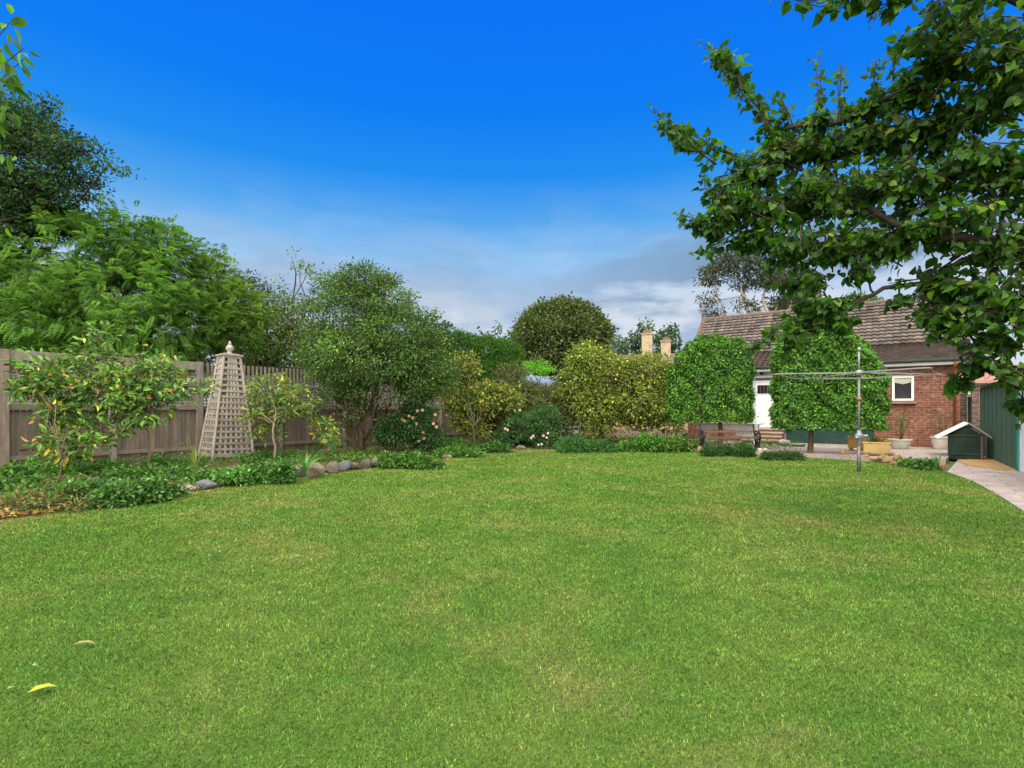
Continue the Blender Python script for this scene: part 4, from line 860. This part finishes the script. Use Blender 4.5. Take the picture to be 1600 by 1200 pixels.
# ================================================================== SQUARE CLIPPED TREES
def clipped(label,pxl,pxr,Y,prof,pybot,base_px,dep,n,pal,rot=HROT):
    """prof: outline of the top as (px,py); flat box crown with rounded edges, leaves in a thin irregular shell"""
    s=Y/FPX; base=gp(base_px,Y); t=thing('clipped_tree',label,'tree',base,rot*.6)
    zb=H-(pybot-HY)*s; rz=rot*.6
    def span(cx,hw):
        q=[]
        for sx in (-1,1):
            for sy in (-1,1):
                x=cx+sx*(hw-.05); y=sy*(dep/2-.12); X=base[0]+x*cos(rz)-y*sin(rz); Y_=base[1]+x*sin(rz)+y*cos(rz); q.append(800+FPX*X/Y_)
        return min(q),max(q)
    cx=((pxl+pxr)/2-base_px)*s; hw=(pxr-pxl)/2*s
    for _ in range(12):
        a_,c_=span(cx,hw); hw+=((pxr-pxl)-(c_-a_))*s*.45; cx+=((pxl+pxr)-(c_+a_))/2*s*.8
    topx=[cx-hw+2*hw*(p[0]-pxl)/(pxr-pxl) for p in prof]; topz=[H-(p[1]-HY)*s for p in prof]
    k=n; face=rng.choice(5,k,p=[.36,.22,.12,.12,.18]); u=rng.uniform(-1,1,k); v=rng.uniform(0,1,k); w_=rng.uniform(-1,1,k)
    x=np.where(face<2,u,np.where(face==2,-1,np.where(face==3,1,u)))*hw+cx
    y=np.where(face==0,-1,np.where(face==1,1,w_))*dep/2
    zt=np.interp(x,topx,topz); z=np.where(face==4,zt,zb+v*(zt-zb))
    # round the edges
    rr=.22
    ex=np.clip((np.abs(x-cx)-(hw-rr))/rr,0,1); ey=np.clip((np.abs(y)-(dep/2-rr))/rr,0,1); ez=np.clip((z-(zt-rr))/rr,0,1)
    y-=np.sign(y)*rr*.4*np.maximum(ex,ez)**2; x-=np.sign(x-cx)*rr*.4*np.maximum(ey,ez)**2; z-=rr*.4*np.maximum(ex,ey)**2*(ez>0)
    O=np.stack([np.where(face==2,-1,np.where(face==3,1,0))+0.0,np.where(face==0,-1,np.where(face==1,1,0))+0.0,np.where(face==4,1,0)+0.0],1)
    P=np.stack([x,y,z],1)
    q=P*2.3; bumpy=(np.sin(q[:,0]*2.1+1)*np.cos(q[:,2]*2.7)+np.sin(q[:,0]*4.7+q[:,2]*3.9))*.05
    gap=np.sin(P[:,0]*5.3+1.7*np.sin(P[:,2]*4.1))*np.sin(P[:,2]*6.1+P[:,0]*2+P[:,1]*3)
    P=P+O*(bumpy-rng.exponential(.10,k)+.05*rng.random(k)-np.clip(gap-.5,0,1)*.3+(rng.random(k)<.02)*rng.uniform(.04,.13,k))[:,None]
    N=unit(O*.9+np.array([0,0,.55])+rng.standard_normal((k,3))*.5); D=unit(O*.35+rng.standard_normal((k,3))*.55+np.array([0,0,-.55]))
    c=palette(pal,k,.22); c*=(1+.18*gap)[:,None]; yy=rng.random(k)<.07; c[yy]*=np.array([1.7,1.3,1.0])
    b=Buf(); put_leaves(b,P,D,N,.102*rng.uniform(.7,1.2,k),.054*rng.uniform(.8,1.2,k),c,'rhomb'); b.build('crown',GLOSS,t)
    tb=Buf(); tb.tube([(0,0,-.1),(.0,0,.1),(.02,0,.6),(.0,.02,1.3),(.02,0,topz[0]*.75)],[.10,.085,.07,.065,.04],9,(.13,.08,.06))
    for i in range(40):
        z0_=rng.uniform(zb+.1,topz[0]*.75); tb.tube(wig((0,0,z0_),(cx+rng.uniform(-1,1)*hw*.9,rng.uniform(-1,1)*dep*.4,z0_+rng.uniform(-.2,.7)),4,.06),np.linspace(.028,.008,4),5,(.10,.075,.05))
    tb.build('trunk',BARK,t,smooth=True)
PH=[(.070,.20,.020,3),(.12,.29,.028,2),(.042,.12,.015,2)]
clipped('left square clipped leafy tree standing on a slim trunk beside the white door',1047,1172,17.4,[(1047,572),(1058,548),(1078,532),(1108,525),(1140,528),(1160,534),(1172,548)],658,1125,1.15,23000,PH)
clipped('right larger square clipped leafy tree on a brown trunk behind the clothes line',1210,1384,15.7,[(1210,536),(1230,512),(1262,503),(1300,510),(1335,522),(1362,541),(1384,575)],668,1266,1.2,34000,PH)

# ================================================================== BED PLANTS
PM=[(.10,.23,.035,3),(.17,.32,.05,2),(.06,.13,.025,1.5),(.55,.45,.06,.34),(.45,.24,.07,.16)]
def shrub(name,label,cat,px,py,blobs,ncl,per,rc,L,Wd,pal,kind='rhomb',r=.03,trunkh=.5,mat=None,stems=1,z=.05,**kw):
    base=G(px,py,z)
    return tree(name,label,cat,base,base+np.array([0,0,trunkh]),r,blobs,ncl,per,rc,L,Wd,pal,kind,mat=mat,subr=kw.pop('subr',.008),**kw)
shrub('magnolia_bush','open glossy-leaved magnolia shrub with scattered yellow leaves before the fence at left','shrub',232,742,
  [B(150,560,10.6,38,26,.5),B(150,525,10.6,20,14,.3,.5),B(100,595,10.3,42,34,.6),B(170,610,10.4,55,32,.7),B(235,590,10.8,38,34,.6),B(290,605,11,36,22,.5,.7),B(220,640,10.7,50,28,.6),B(115,640,10.2,40,22,.5,.8),B(160,672,10.2,45,20,.5,.7),B(215,555,10.8,14,18,.3,.5),B(262,575,10.9,14,22,.3,.5),B(60,560,10.4,12,18,.3,.3)],
  470,8,.13,.145,.058,PM,'long',r=.024,trunkh=1.0,mat=GLOSS,up=.5,shell=.3,ntw=420,bark=(.16,.11,.08),cj=.2)
base=G(90,758,.05)
tree('magnolia_bush','low magnolia with large yellow lower leaves and one dark red-brown leaf spray at far left','shrub',base,base+np.array([.1,0,.45]),.018,
  [B(60,600,9.9,26,16,.3,.8),B(30,612,9.8,16,14,.2,.6),B(45,575,10,12,14,.2,.4),B(85,650,9.9,22,22,.3,.5),B(105,705,9.8,24,16,.3),B(75,690,9.7,20,14,.3,.6),B(145,690,9.8,18,10,.2,.4)],120,8,.13,.16,.06,PM+[(.09,.02,.015,.35)],'long',mat=GLOSS,shell=.3,ntw=75,subr=.008,bark=(.16,.11,.08))
shrub('magnolia_bush','small yellow-green magnolia on a single thin stem right of the obelisk','shrub',428,726,
  [B(425,610,13.3,34,26,.6),B(465,625,13.4,26,24,.5),B(400,655,13.3,20,26,.5,.8),B(440,640,13.3,36,20,.5),B(395,615,13.3,16,14,.3,.5),B(430,680,13.3,22,12,.3,.3)],210,10,.13,.13,.05,[(.15,.24,.05,3),(.2,.3,.06,2),(.09,.15,.04,2),(.55,.42,.06,.35)],'long',r=.028,trunkh=1.0,mat=GLOSS,ntw=120,bark=(.25,.18,.14))
shrub('magnolia_bush','knee-high yellow-tipped shrublet at the left foot of the multistem tree','shrub',512,722,
  [B(505,670,13.6,18,14,.3),B(515,682,13.5,14,12,.3)],34,9,.1,.13,.05,[(.16,.30,.06,3),(.6,.38,.04,.8)],'long',mat=GLOSS,r=.015,trunkh=.3,ntw=20)
PR=[(.05,.12,.035,3),(.07,.17,.045,2),(.035,.08,.03,1)]
def rose(label,px,py,blobs,ncl,nfl,fcol,Y,frng):
    base=G(px,py,.05); t=tree('rose_bush',label,'rose bush',base,base+np.array([0,0,.35]),.02,blobs,int(ncl*1.5),24,.15,.09,.052,PR,ntw=80,subr=.006,shell=.4)
    for i in range(nfl):
        fx,fy=frng[i]; c=W(fx,fy,Y)-base; b=Buf(); n=12
        d=unit(np.array([rng.normal()*.4,-1,.5])); C=np.repeat(c[None],n,0); a=np.arange(n)*2.4; r=.5+.5*(np.arange(n)%3)/2
        D=unit(np.stack([np.cos(a)*r,-.4-(1-r),np.sin(a)*r+.2],1)); 
        put_leaves(b,C,D,np.tile(d,(n,1))+rng.standard_normal((n,3))*.2,.05,.05,np.array(fcol)*rng.uniform(.85,1.1,(n,1)),'long'); b.build('rose_flower',FLOWER,t)
rose('dark green rose bush dotted with small pale pink blooms right of the multistem trunk',640,711,
  [B(640,665,15.4,34,24,.6),B(665,680,15.4,26,20,.5),B(610,675,15.3,20,22,.5),B(655,645,15.5,24,12,.4,.6)],330,13,(.85,.5,.36),14.9,[(639,650),(645,653),(632,658),(651,662),(677,662),(682,667),(661,676),(662,685),(654,689),(652,642),(660,641),(680,648),(628,656)])
rose('rose bush with larger pinkish white blooms low beside the lawn edge',840,699,
  [B(820,670,18.6,36,24,.8),B(795,685,18.4,24,14,.6),B(850,660,18.8,26,26,.8),B(860,690,18.2,22,14,.5)],330,10,(.92,.72,.66),17.7,[(812,641),(789,670),(793,672),(830,684),(833,681),(849,681),(856,677),(854,684),(841,695),(846,694)])
shrub('citrus_shrub','spindly yellow-green shrub with bare twigs against the pale fence boards','shrub',740,699,
  [B(725,575,19.5,20,24,.6),B(715,620,19.3,26,26,.7),B(755,625,19.2,34,28,.8),B(790,625,19.3,26,22,.6),B(730,655,19.2,24,20,.6),B(750,672,18.8,16,12,.4,.6),B(705,590,19.5,16,22,.4,.5)],620,14,.22,.15,.07,[(.18,.25,.05,3),(.28,.30,.06,2),(.1,.14,.04,2),(.5,.4,.06,.4)],r=.03,trunkh=.8,ntw=300,bark=(.16,.12,.09),shell=.3)
tree('brown_shrub','bushy bronze-green fine-leaved shrub between the spindly shrub and the lemon tree','shrub',gp(850,21.5,.05),gp(850,21.5,.8),.06,
  [B(845,628,21.5,42,26,1.2),B(815,612,21.8,26,18,.8),B(780,650,20,30,34,.9),B(830,690,19.6,44,18,.8),B(870,650,21,34,34,1.1),B(885,615,21.5,30,30,1.0),B(800,590,22.5,26,26,.8,.6),B(845,670,20.6,40,24,1.0)],900,30,.24,.13,.055,[(.12,.11,.045,3),(.09,.15,.04,2.5),(.16,.13,.06,1)],ntw=120)
# lemon tree with fruit
base=gp(940,21,.05)
lb=[B(925,565,21,38,24,1.1),B(905,600,21,30,36,1.0),B(960,590,20.8,50,34,1.4),B(1010,585,20.8,44,30,1.3),B(1050,615,20.6,28,40,1.0),B(1000,630,20.4,50,34,1.4),B(940,635,20.4,45,30,1.2),B(915,550,21,14,16,.5,.6),B(1060,580,21,20,20,.7,.6),B(1045,655,20.4,26,20,.7,.7),B(1005,655,20.4,36,16,.8,.6),B(890,620,20.6,22,22,.7,.6),B(930,665,20.2,40,16,.8,.5)]
lt=tree('lemon_tree','broad yellow-green lemon tree carrying small yellow fruit left of the clipped trees','tree',base,base+np.array([0,0,.75]),.12,lb,1250,24,.28,.13,.065,[(.17,.23,.04,3),(.24,.31,.05,2),(.10,.14,.03,2.5),(.33,.34,.06,.6)],ntw=420,bark=(.10,.07,.05),shell=.5,cj=.3,subr=.014)
C,O=crown_pts(lb,110,.95)
for c,o in zip(C,O):
    if c[1]>21.3: continue
    b=Buf(); r=.04; b.lathe([(.001,-r*1.3),(r*.45,-r*1.05),(r*.9,-r*.4),(r,0),(r*.85,r*.6),(r*.4,r*1.05),(.001,r*1.2)],tuple(c+o*.06-base),8,(.62,.54,.07)); b.build('lemon',GLOSS,lt,smooth=True)
# low plants along the bed
def low(name,label,px,py,w,h,ncl,per,L,Wd,pal,kind='rhomb',d=None,mat=None,cat='plant',rc=.10,z=.05,group=None,**kw):
    p=G(px,py,z); s=p[1]/FPX; t=thing(name,label,cat,p,0,group); bl=[]; wd_=w*s; dp=(d or wd_*.4); nb=max(3,int(w/14))
    for q in range(nb):
        u=-.5+(q+.5)/nb+rng.normal()*.05; hh_=h*s*.62*rng.uniform(.45,1.1)*(1-1.1*u*u); bl.append(((u*wd_,rng.uniform(-.5,.5)*dp,hh_*.35),(wd_/nb*rng.uniform(.6,1.0),dp*rng.uniform(.35,.7),hh_*.62),1))
    C,O=crown_pts(bl,int(ncl*.9),.4); C[:,2]=np.abs(C[:,2])
    b=Buf(); foliage(b,C,O,per,rc,L,Wd,pal,kind,**kw); b.build('foliage',mat or LEAF,t)
    sb=Buf()
    for c in C[:min(len(C),40)]: sb.tube(wig(c*np.array([.4,.4,0]),c,3,.05),[.007,.005,.003],4,(.1,.1,.04),cap=False)
    sb.build('stem',BARK,t); return t
GC=[(.06,.165,.03,3),(.10,.24,.04,2),(.04,.10,.02,1.5),(.16,.25,.05,.4)]
GL=[(.09,.24,.035,3),(.14,.32,.05,1.3),(.05,.13,.025,1.5)]
low('leafy_plant','bushy deep green leafy plant at the far left edge of the bed',15,768,100,70,130,22,.085,.05,GC)
low('leafy_plant','wide deep green leafy plant in front of the magnolia stems',185,780,150,62,330,24,.075,.045,GC,mat=GLOSS)
low('leafy_plant','straggly green plant with dry brown stems at the bottom left bed corner',60,792,130,42,150,20,.065,.03,[(.08,.16,.035,3),(.32,.22,.10,2),(.05,.1,.03,1)])
low('leafy_plant','mid green leafy plant behind the wide one at the feet of the thin stem',220,752,90,46,130,22,.08,.045,GC)
low('ground_cover_plant','heart-leaved green groundcover at the foot of the obelisk',375,752,110,34,240,22,.075,.05,GL,mat=GLOSS)
low('leafy_plant','upright green plant right of the obelisk before the slab stone',418,752,64,62,150,20,.075,.042,GC)
low('leafy_plant','low dark green filler plant between obelisk and pale stone',275,748,70,30,90,20,.07,.04,GC)
low('leafy_plant','green plant mat spilling over the stones under the pink roses',640,728,86,34,260,22,.085,.045,GC)
low('leafy_plant','green leafy plant behind the striped stones under the multistem tree',560,726,80,24,120,20,.075,.04,[(.08,.18,.03,2),(.16,.22,.04,1)])
low('leafy_plant','fresh green low plant between the two rose bushes',715,712,60,30,130,20,.09,.05,GL)
low('leafy_plant','grassy dark green mound right of the white roses',915,704,86,34,260,22,.16,.03,[(.05,.15,.035,2),(.08,.2,.05,1)],up=.2,rnd=.9)
low('leafy_plant','fresh green low plants just left of the white rose bush',770,706,50,26,90,20,.1,.05,GC)
low('leafy_plant','bright green leafy groundcover under the right side of the lemon tree',1005,703,76,40,300,22,.1,.06,GL)
low('leafy_plant','dark green bush between lemon tree and yellow stones',1062,704,48,36,150,20,.1,.05,[(.07,.17,.03,2),(.2,.26,.05,.6)])
low('leafy_plant','dense dark green bush in front of the bench',1138,710,72,32,330,24,.07,.03,[(.035,.10,.022,3),(.05,.14,.03,1)])
low('leafy_plant','low dark green tuft at the lawn edge left of the brown tree trunk',1220,716,50,18,160,22,.1,.025,[(.05,.11,.03,3),(.08,.16,.04,1)])
low('leafy_plant','green low plant in the orange stones right of the planters',1420,727,22,16,40,14,.08,.05,GL,rc=.07)
low('leafy_plant','darker green plant at the right end of the orange stones',1447,731,30,18,60,16,.08,.05,GC,rc=.07)
low('leafy_plant','yellowish foliage clump behind the low kerb left of bench',1078,700,24,20,40,16,.1,.04,[(.3,.28,.06,1),(.14,.2,.04,1)])
low('leafy_plant','little green plant beside the porch steps and white boulder',1236,694,14,10,14,10,.08,.05,GL,rc=.05)
low('leafy_plant','mid green plant mass against the fence behind the left magnolia stems',120,737,150,40,220,22,.09,.05,GL)
low('leafy_plant','darker plant mass against the fence between thin stem and obelisk',262,728,90,26,130,20,.08,.045,GC)
low('leafy_plant','green filler plants against the fence behind the single stemmed magnolia',440,722,90,30,140,20,.09,.045,GC)
low('leafy_plant','dark green filler plant right behind the rose bush with small blooms',690,700,60,36,110,20,.09,.045,GC)
low('leafy_plant','shadowed green filler plants beneath the bronze-green shrub',850,694,110,30,150,20,.11,.05,GC)
# strap leaved clumps
def straps(label,px,py,n,L,wd,spread,col,z=.05,name='strap_leaf_plant'):
    p=G(px,py,z); t=thing(name,label,'plant',p); b=Buf()
    for i in range(n):
        a=rng.uniform(0,2*pi); l=L*rng.uniform(.7,1.15); q=spread*rng.uniform(.3,1); K=7
        tt=np.linspace(0,1,K); rr=q*tt**1.5*l; zz=l*(tt*(1-.55*q*tt**2)); x=cos(a)*rr; y=sin(a)*rr; w_=wd*(1-tt**2.2)+.002
        sx,sy=-sin(a),cos(a); V=[]; 
        for k in range(K): V+= [(x[k]-sx*w_[k]/2,y[k]-sy*w_[k]/2,zz[k]+.01),(x[k],y[k],zz[k]),(x[k]+sx*w_[k]/2,y[k]+sy*w_[k]/2,zz[k]+.01)]
        F=[]
        for k in range(K-1):
            o=3*k; F+=[[o,o+1,o+4,o+3],[o+1,o+2,o+5,o+4]]
        b.add(V,np.array(F),np.array(col)*rng.uniform(.7,1.3))
    b.build('foliage',LEAF,t)
straps('arching strap-leaved clump between the two big edging blocks',476,746,20,.62,.045,1.0,(.14,.28,.09))
straps('upright grassy yellow-green clump left of the obelisk foot',305,745,22,.75,.02,.45,(.22,.30,.06))
straps('thin upright grassy clump behind the tan stones',520,722,18,.8,.028,.4,(.09,.2,.05))
straps('upright blade-leaved clump at the path end of the orange stones',1462,735,16,.42,.035,.4,(.09,.22,.05))
# loose mat of small leaves and litter over the bed soil
b=Buf(); n=60000; xs=rng.uniform(-13,9.5,n*2); ys=rng.uniform(6,24,n*2); k=inpoly(xs,ys,bed_poly); xs=xs[k][:n]; ys=ys[k][:n]
dd=edgedist(xs,ys,edge[:20]); k=rng.random(len(xs))<np.exp(-np.maximum(dd-1.5,0)/2.5); xs=xs[k];ys=ys[k]; m=len(xs)
pt=(np.sin(xs*2.1+ys)*np.cos(ys*1.7-xs)>-.2)&(edgedist(xs,ys,edge[:20])>.22+.2*rng.random(m)); P=np.stack([xs,ys,.06+rng.random(m)*np.where(pt,.22,.02)],1)
c=np.where(pt[:,None],palette(GC+[(.12,.2,.05,1)],m),palette([(.28,.19,.09,2),(.18,.12,.07,2),(.4,.3,.12,1)],m))
put_leaves(b,P,rng.standard_normal((m,3))*np.array([1,1,.25]),np.array([0,0,1])+rng.standard_normal((m,3))*.4,rng.uniform(.05,.1,m),rng.uniform(.03,.05,m),c)
tag(b.build('ground_cover',GRASSY),'loose low groundcover and leaf litter over the garden bed soil','ground cover',kind='stuff')

# ================================================================== NEAR TREES
def sprig(b,tb,P,nl,L,Wd,pal,kind='heart',r0=.008,hang=.6,spread=.55,pf=.35,bark=(.05,.035,.025),jit=.2):
    P=np.asarray(P,float); m=len(P); tb.tube(P,np.linspace(r0,r0*.3,m),5,bark,cap=False)
    t=np.linspace(.02,1,nl); seg=t*(m-1); i=np.minimum(seg.astype(int),m-2); f=(seg-i)[:,None]; Q=P[i]*(1-f)+P[i+1]*f
    T=unit(P[i+1]-P[i]); sd=np.where(np.arange(nl)%2==0,1,-1)[:,None]; up=np.array([0,0,1.]); S=unit(np.cross(T,up)+rng.standard_normal((nl,3))*.6)
    D=unit(T*.5+S*sd*spread*1.2+rng.standard_normal((nl,3))*.35+np.array([0,0,-hang])); pet=pf*L*rng.uniform(.5,1.2,(nl,1))
    N=unit(up*.8+rng.standard_normal((nl,3))*.65); s=rng.uniform(.6,1.15,nl)*np.where(t>.85,.6,1)
    Q2=Q+D*pet*s[:,None]
    put_leaves(b,Q2,D,N,L*s,Wd*s,palette(pal,nl,jit),kind)
PT=[(.044,.122,.018,4),(.072,.18,.023,2.5),(.028,.075,.013,2.5),(.17,.30,.025,.7),(.30,.30,.035,.08)]
trb=np.array([7.6,4.6,0.0]); nt_=thing('overhanging_tree','large heart-leaved tree overhanging the lawn from the right edge in the foreground','tree',trb)
lbuf=Buf(); tbuf=Buf(); bk=(.032,.024,.019)
tbuf.tube(wig(trb-np.array([0,0,.1]),(7.3,4.6,1.7),6,.02),np.linspace(.21,.16,6),12,bk)
T0=np.array([7.3,4.6,1.7])
EL=[ # px,py,Y,rx,ry,sprigs
(1500,40,4.6,110,55,24),(1590,60,4.2,60,70,16),(1470,110,4.7,70,55,22),(1570,150,4.5,70,60,20),(1500,180,4.8,90,50,28),(1440,215,5.0,75,50,26),(1360,210,5.1,60,50,24),(1290,235,5.2,60,45,24),(1225,240,5.3,48,42,20),(1175,270,5.3,45,40,20),(1140,320,5.3,42,40,18),(1120,355,5.3,38,22,12),(1200,330,5.2,60,50,26),(1280,310,5.1,70,50,30),(1370,300,5.0,75,55,32),(1460,290,4.8,80,55,32),(1550,260,4.6,80,60,28),(1610,300,4.4,50,80,18),(1230,390,5.1,50,35,18),(1300,390,5.0,65,36,24),(1390,380,4.9,70,34,24),(1480,360,4.7,80,40,26),(1570,390,4.5,60,45,20),(1180,375,5.3,30,24,9),(1265,445,5.0,36,24,12),(1290,480,4.9,40,22,12),(1250,505,4.9,40,20,9),(1235,530,4.9,24,16,4),(1310,510,4.9,22,18,5),(1345,430,4.9,30,14,6),(1480,450,4.7,45,40,16),(1540,470,4.5,60,45,24),(1500,510,4.6,48,30,11),(1560,535,4.5,46,30,13),(1600,480,4.4,40,60,14),(1530,570,4.6,32,16,6),(1590,585,4.4,36,28,11),(1500,600,4.7,20,12,3),(1455,500,4.7,22,24,7),(1600,625,4.4,14,20,4),(1410,470,4.8,16,14,3),(1340,172,5.1,46,24,11),(1418,150,4.9,22,28,8),(1268,200,5.2,36,24,9),(1680,60,4.3,70,90,26),(1700,220,4.4,70,80,26),(1690,380,4.4,60,60,18),(1800,120,4.4,80,90,24),(1820,300,4.5,80,80,22),(1700,500,4.4,60,40,12),(1650,-90,4.3,150,60,24),(1450,-90,4.4,120,50,22)]
cen=[]
for (px,py,Y,rx,ry,ns) in EL:
    s=Y/FPX; c=W(px,py,Y); cen.append(c)
    for k in range(int(ns*1.6)):
        d=rsph(1)[0]; q=c+d*np.array([rx*s,rx*s*.9+.15,ry*s])*rng.uniform(.1,.85)
        dirn=unit(np.array([-.75+rng.normal()*.6,rng.normal()*.6,rng.normal()*.45+.0])); l=rng.uniform(.28,.5)*min(1,max(.45,min(rx,ry)/45))
        a=q-dirn*l*.5; e=q+dirn*l*.5; md=(a+e)/2+np.array([0,0,.04]); sz=rng.uniform(.85,1.1)
        sprig(lbuf,tbuf,[a,md,e],12,.087*sz,.078*sz,PT)
# explicit outline sprigs (tips seen against the sky)
for pts,Y,nl,L in (([(1145,240),(1110,225),(1070,205),(1045,195),(1022,168)],5.3,26,.075),([(1120,250),(1080,225),(1050,205)],5.2,16,.08),([(1165,145),(1130,100),(1112,85)],5.15,16,.07),([(1160,140),(1140,95),(1120,75)],5.1,16,.07),([(1100,225),(1060,210),(1035,190)],5.3,14,.08),([(1260,250),(1230,200),(1190,175)],5.3,18,.08),([(1235,250),(1200,190),(1165,140),(1130,95),(1105,68)],5.3,34,.07),([(1220,230),(1190,180),(1150,120),(1125,85)],5.2,28,.075),([(1277,240),(1275,190),(1278,140),(1274,88)],5.2,16,.065),([(1310,190),(1312,140),(1318,98)],5.1,13,.055),([(1355,190),(1365,130),(1368,92)],5.1,16,.06),([(1400,190),(1400,140),(1396,112)],5.0,10,.06),
   ([(1240,200),(1228,170),(1215,150)],5.2,10,.06),([(1150,345),(1110,350),(1075,345),(1062,335)],5.3,18,.08),([(1170,310),(1130,290),(1104,300),(1100,280)],5.3,16,.08),([(1160,370),(1120,385),(1100,400)],5.3,10,.08),
   ([(1440,-40),(1350,-15),(1280,5),(1212,-6)],4.1,26,.085),([(1440,-30),(1400,5),(1370,10)],4.1,14,.09),([(1420,-20),(1340,-5),(1300,5)],4.1,16,.085),([(1480,-20),(1440,50),(1405,60)],4.4,16,.09),([(1500,90),(1440,100),(1408,110)],4.6,14,.085),([(1470,150),(1430,150),(1412,165)],4.7,12,.08),
   ([(1350,470),(1320,485),(1328,500)],4.8,5,.075),([(1290,500),(1250,520),(1225,545),(1228,560)],4.85,10,.07),([(1215,510),(1195,535),(1170,545)],4.9,12,.075),([(1560,590),(1600,610),(1605,650)],4.3,9,.08),([(1540,560),(1505,590),(1485,600)],4.6,12,.07),
   ([(1500,470),(1450,480),(1425,500)],4.7,12,.075),([(1500,400),(1440,440),(1400,445)],4.7,10,.075)):
    P_=[W(x,y,Y+.06*i) for i,(x,y) in enumerate(pts)]
    for rep in range(3): sprig(lbuf,tbuf,[q+rng.standard_normal(3)*.02*rep for q in P_],int(nl*1.25),L*1.12,L*1.0,PT[:3],r0=.008,hang=.35,spread=.9,pf=.75)
# visible boughs
def bough(pts,r0,r1):
    P=np.array([W(*p) for p in pts]); t=np.linspace(0,len(P)-1,len(P)*4-3); i=np.minimum(t.astype(int),len(P)-2); f=(t-i)[:,None]; Q=P[i]*(1-f)+P[i+1]*f; Q+=rng.standard_normal(Q.shape)*.008
    tbuf.tube(Q,np.linspace(r0,r1,len(Q)),8,bk); return Q
W0=(2110,610,4.6)
b1=bough([W0,(1800,420,4.5),(1600,378,4.5),(1540,375,4.55),(1470,372,4.6),(1400,350,4.8),(1300,290,5.1),(1200,240,5.3)],.075,.012)
b2=bough([W0,(1750,470,4.5),(1600,385,4.45),(1500,410,4.7),(1460,440,4.8),(1380,452,4.85),(1330,478,4.9),(1270,520,4.9)],.05,.008)
b3=bough([W0,(1850,300,4.4),(1650,140,4.5),(1500,120,4.7),(1400,150,4.9),(1310,190,5.1),(1230,200,5.2)],.07,.010)
b4=bough([W0,(1850,260,4.3),(1650,20,4.2),(1500,-20,4.2),(1350,-15,4.1)],.06,.009)
b5=bough([W0,(1750,520,4.4),(1620,510,4.4),(1560,520,4.5),(1500,560,4.6)],.04,.008)
bough([(1470,372,4.6),(1420,235,4.9),(1460,155,4.9)],.02,.008); bough([(1560,380,4.5),(1570,270,4.6),(1510,200,4.7)],.022,.008); bough([(1600,378,4.5),(1560,310,4.5),(1500,260,4.7)],.02,.007)
allb=np.concatenate([b1[8:],b2[8:],b3[8:],b4[8:],b5[8:]])
for c in cen:
    a=allb[np.argmin(np.linalg.norm(allb-c,axis=1))]; tbuf.tube(wig(a,c,5,.05),np.linspace(.012,.005,5),5,bk,cap=False)
for bf,nm,mt in ((lbuf,'crown',NEAR),(tbuf,'trunk',BARK)):
    bf.V=[v-trb for v in bf.V]; bf.build(nm,mt,nt_,smooth=(nm=='trunk'))
# peach-like leaves at the left edge
lt0=np.array([-5.2,3.3,0.0]); t=thing('overhanging_branch_tree','light green narrow-leaved tree whose sprays enter at the upper left edge','tree',lt0); lb2=Buf(); tb2=Buf()
tb2.tube(wig(lt0-np.array([0,0,.1]),lt0+np.array([0,0,3.2]),6,.02),np.linspace(.13,.06,6),9,bk)
PL=[(.09,.20,.025,3),(.15,.30,.03,1.5),(.05,.12,.02,2)]
for pts,Y,nl,L in (([(-120,150),(-60,90),(-5,60),(20,30)],3.2,16,.15),([(-120,150),(-50,120),(0,105),(38,75)],3.2,18,.15),([(-110,160),(-50,150),(0,125),(40,90)],3.3,18,.14),([(-110,200),(-40,190),(5,170),(30,160)],3.3,12,.13),([(-110,260),(-60,250),(-10,235),(25,240)],3.2,8,.12),([(-100,320),(-60,330),(-20,345),(15,352)],3.2,8,.12),([(-120,210),(-60,215),(-25,200),(0,195)],3.2,8,.14)):
    P=[W(x,y,Y) for x,y in pts]; sprig(lb2,tb2,P,int(nl*1.7),L,L*.42,PL,kind='long',hang=1.1,r0=.006); tb2.tube(wig(lt0+np.array([0,0,min(P[0][2]-.3,3.1)]),P[0],5,.04),np.linspace(.03,.01,5),6,bk,cap=False)
for bf,nm,mt in ((lb2,'crown',NEAR),(tb2,'trunk',BARK)):
    bf.V=[v-lt0 for v in bf.V]; bf.build(nm,mt,t,smooth=(nm=='trunk'))
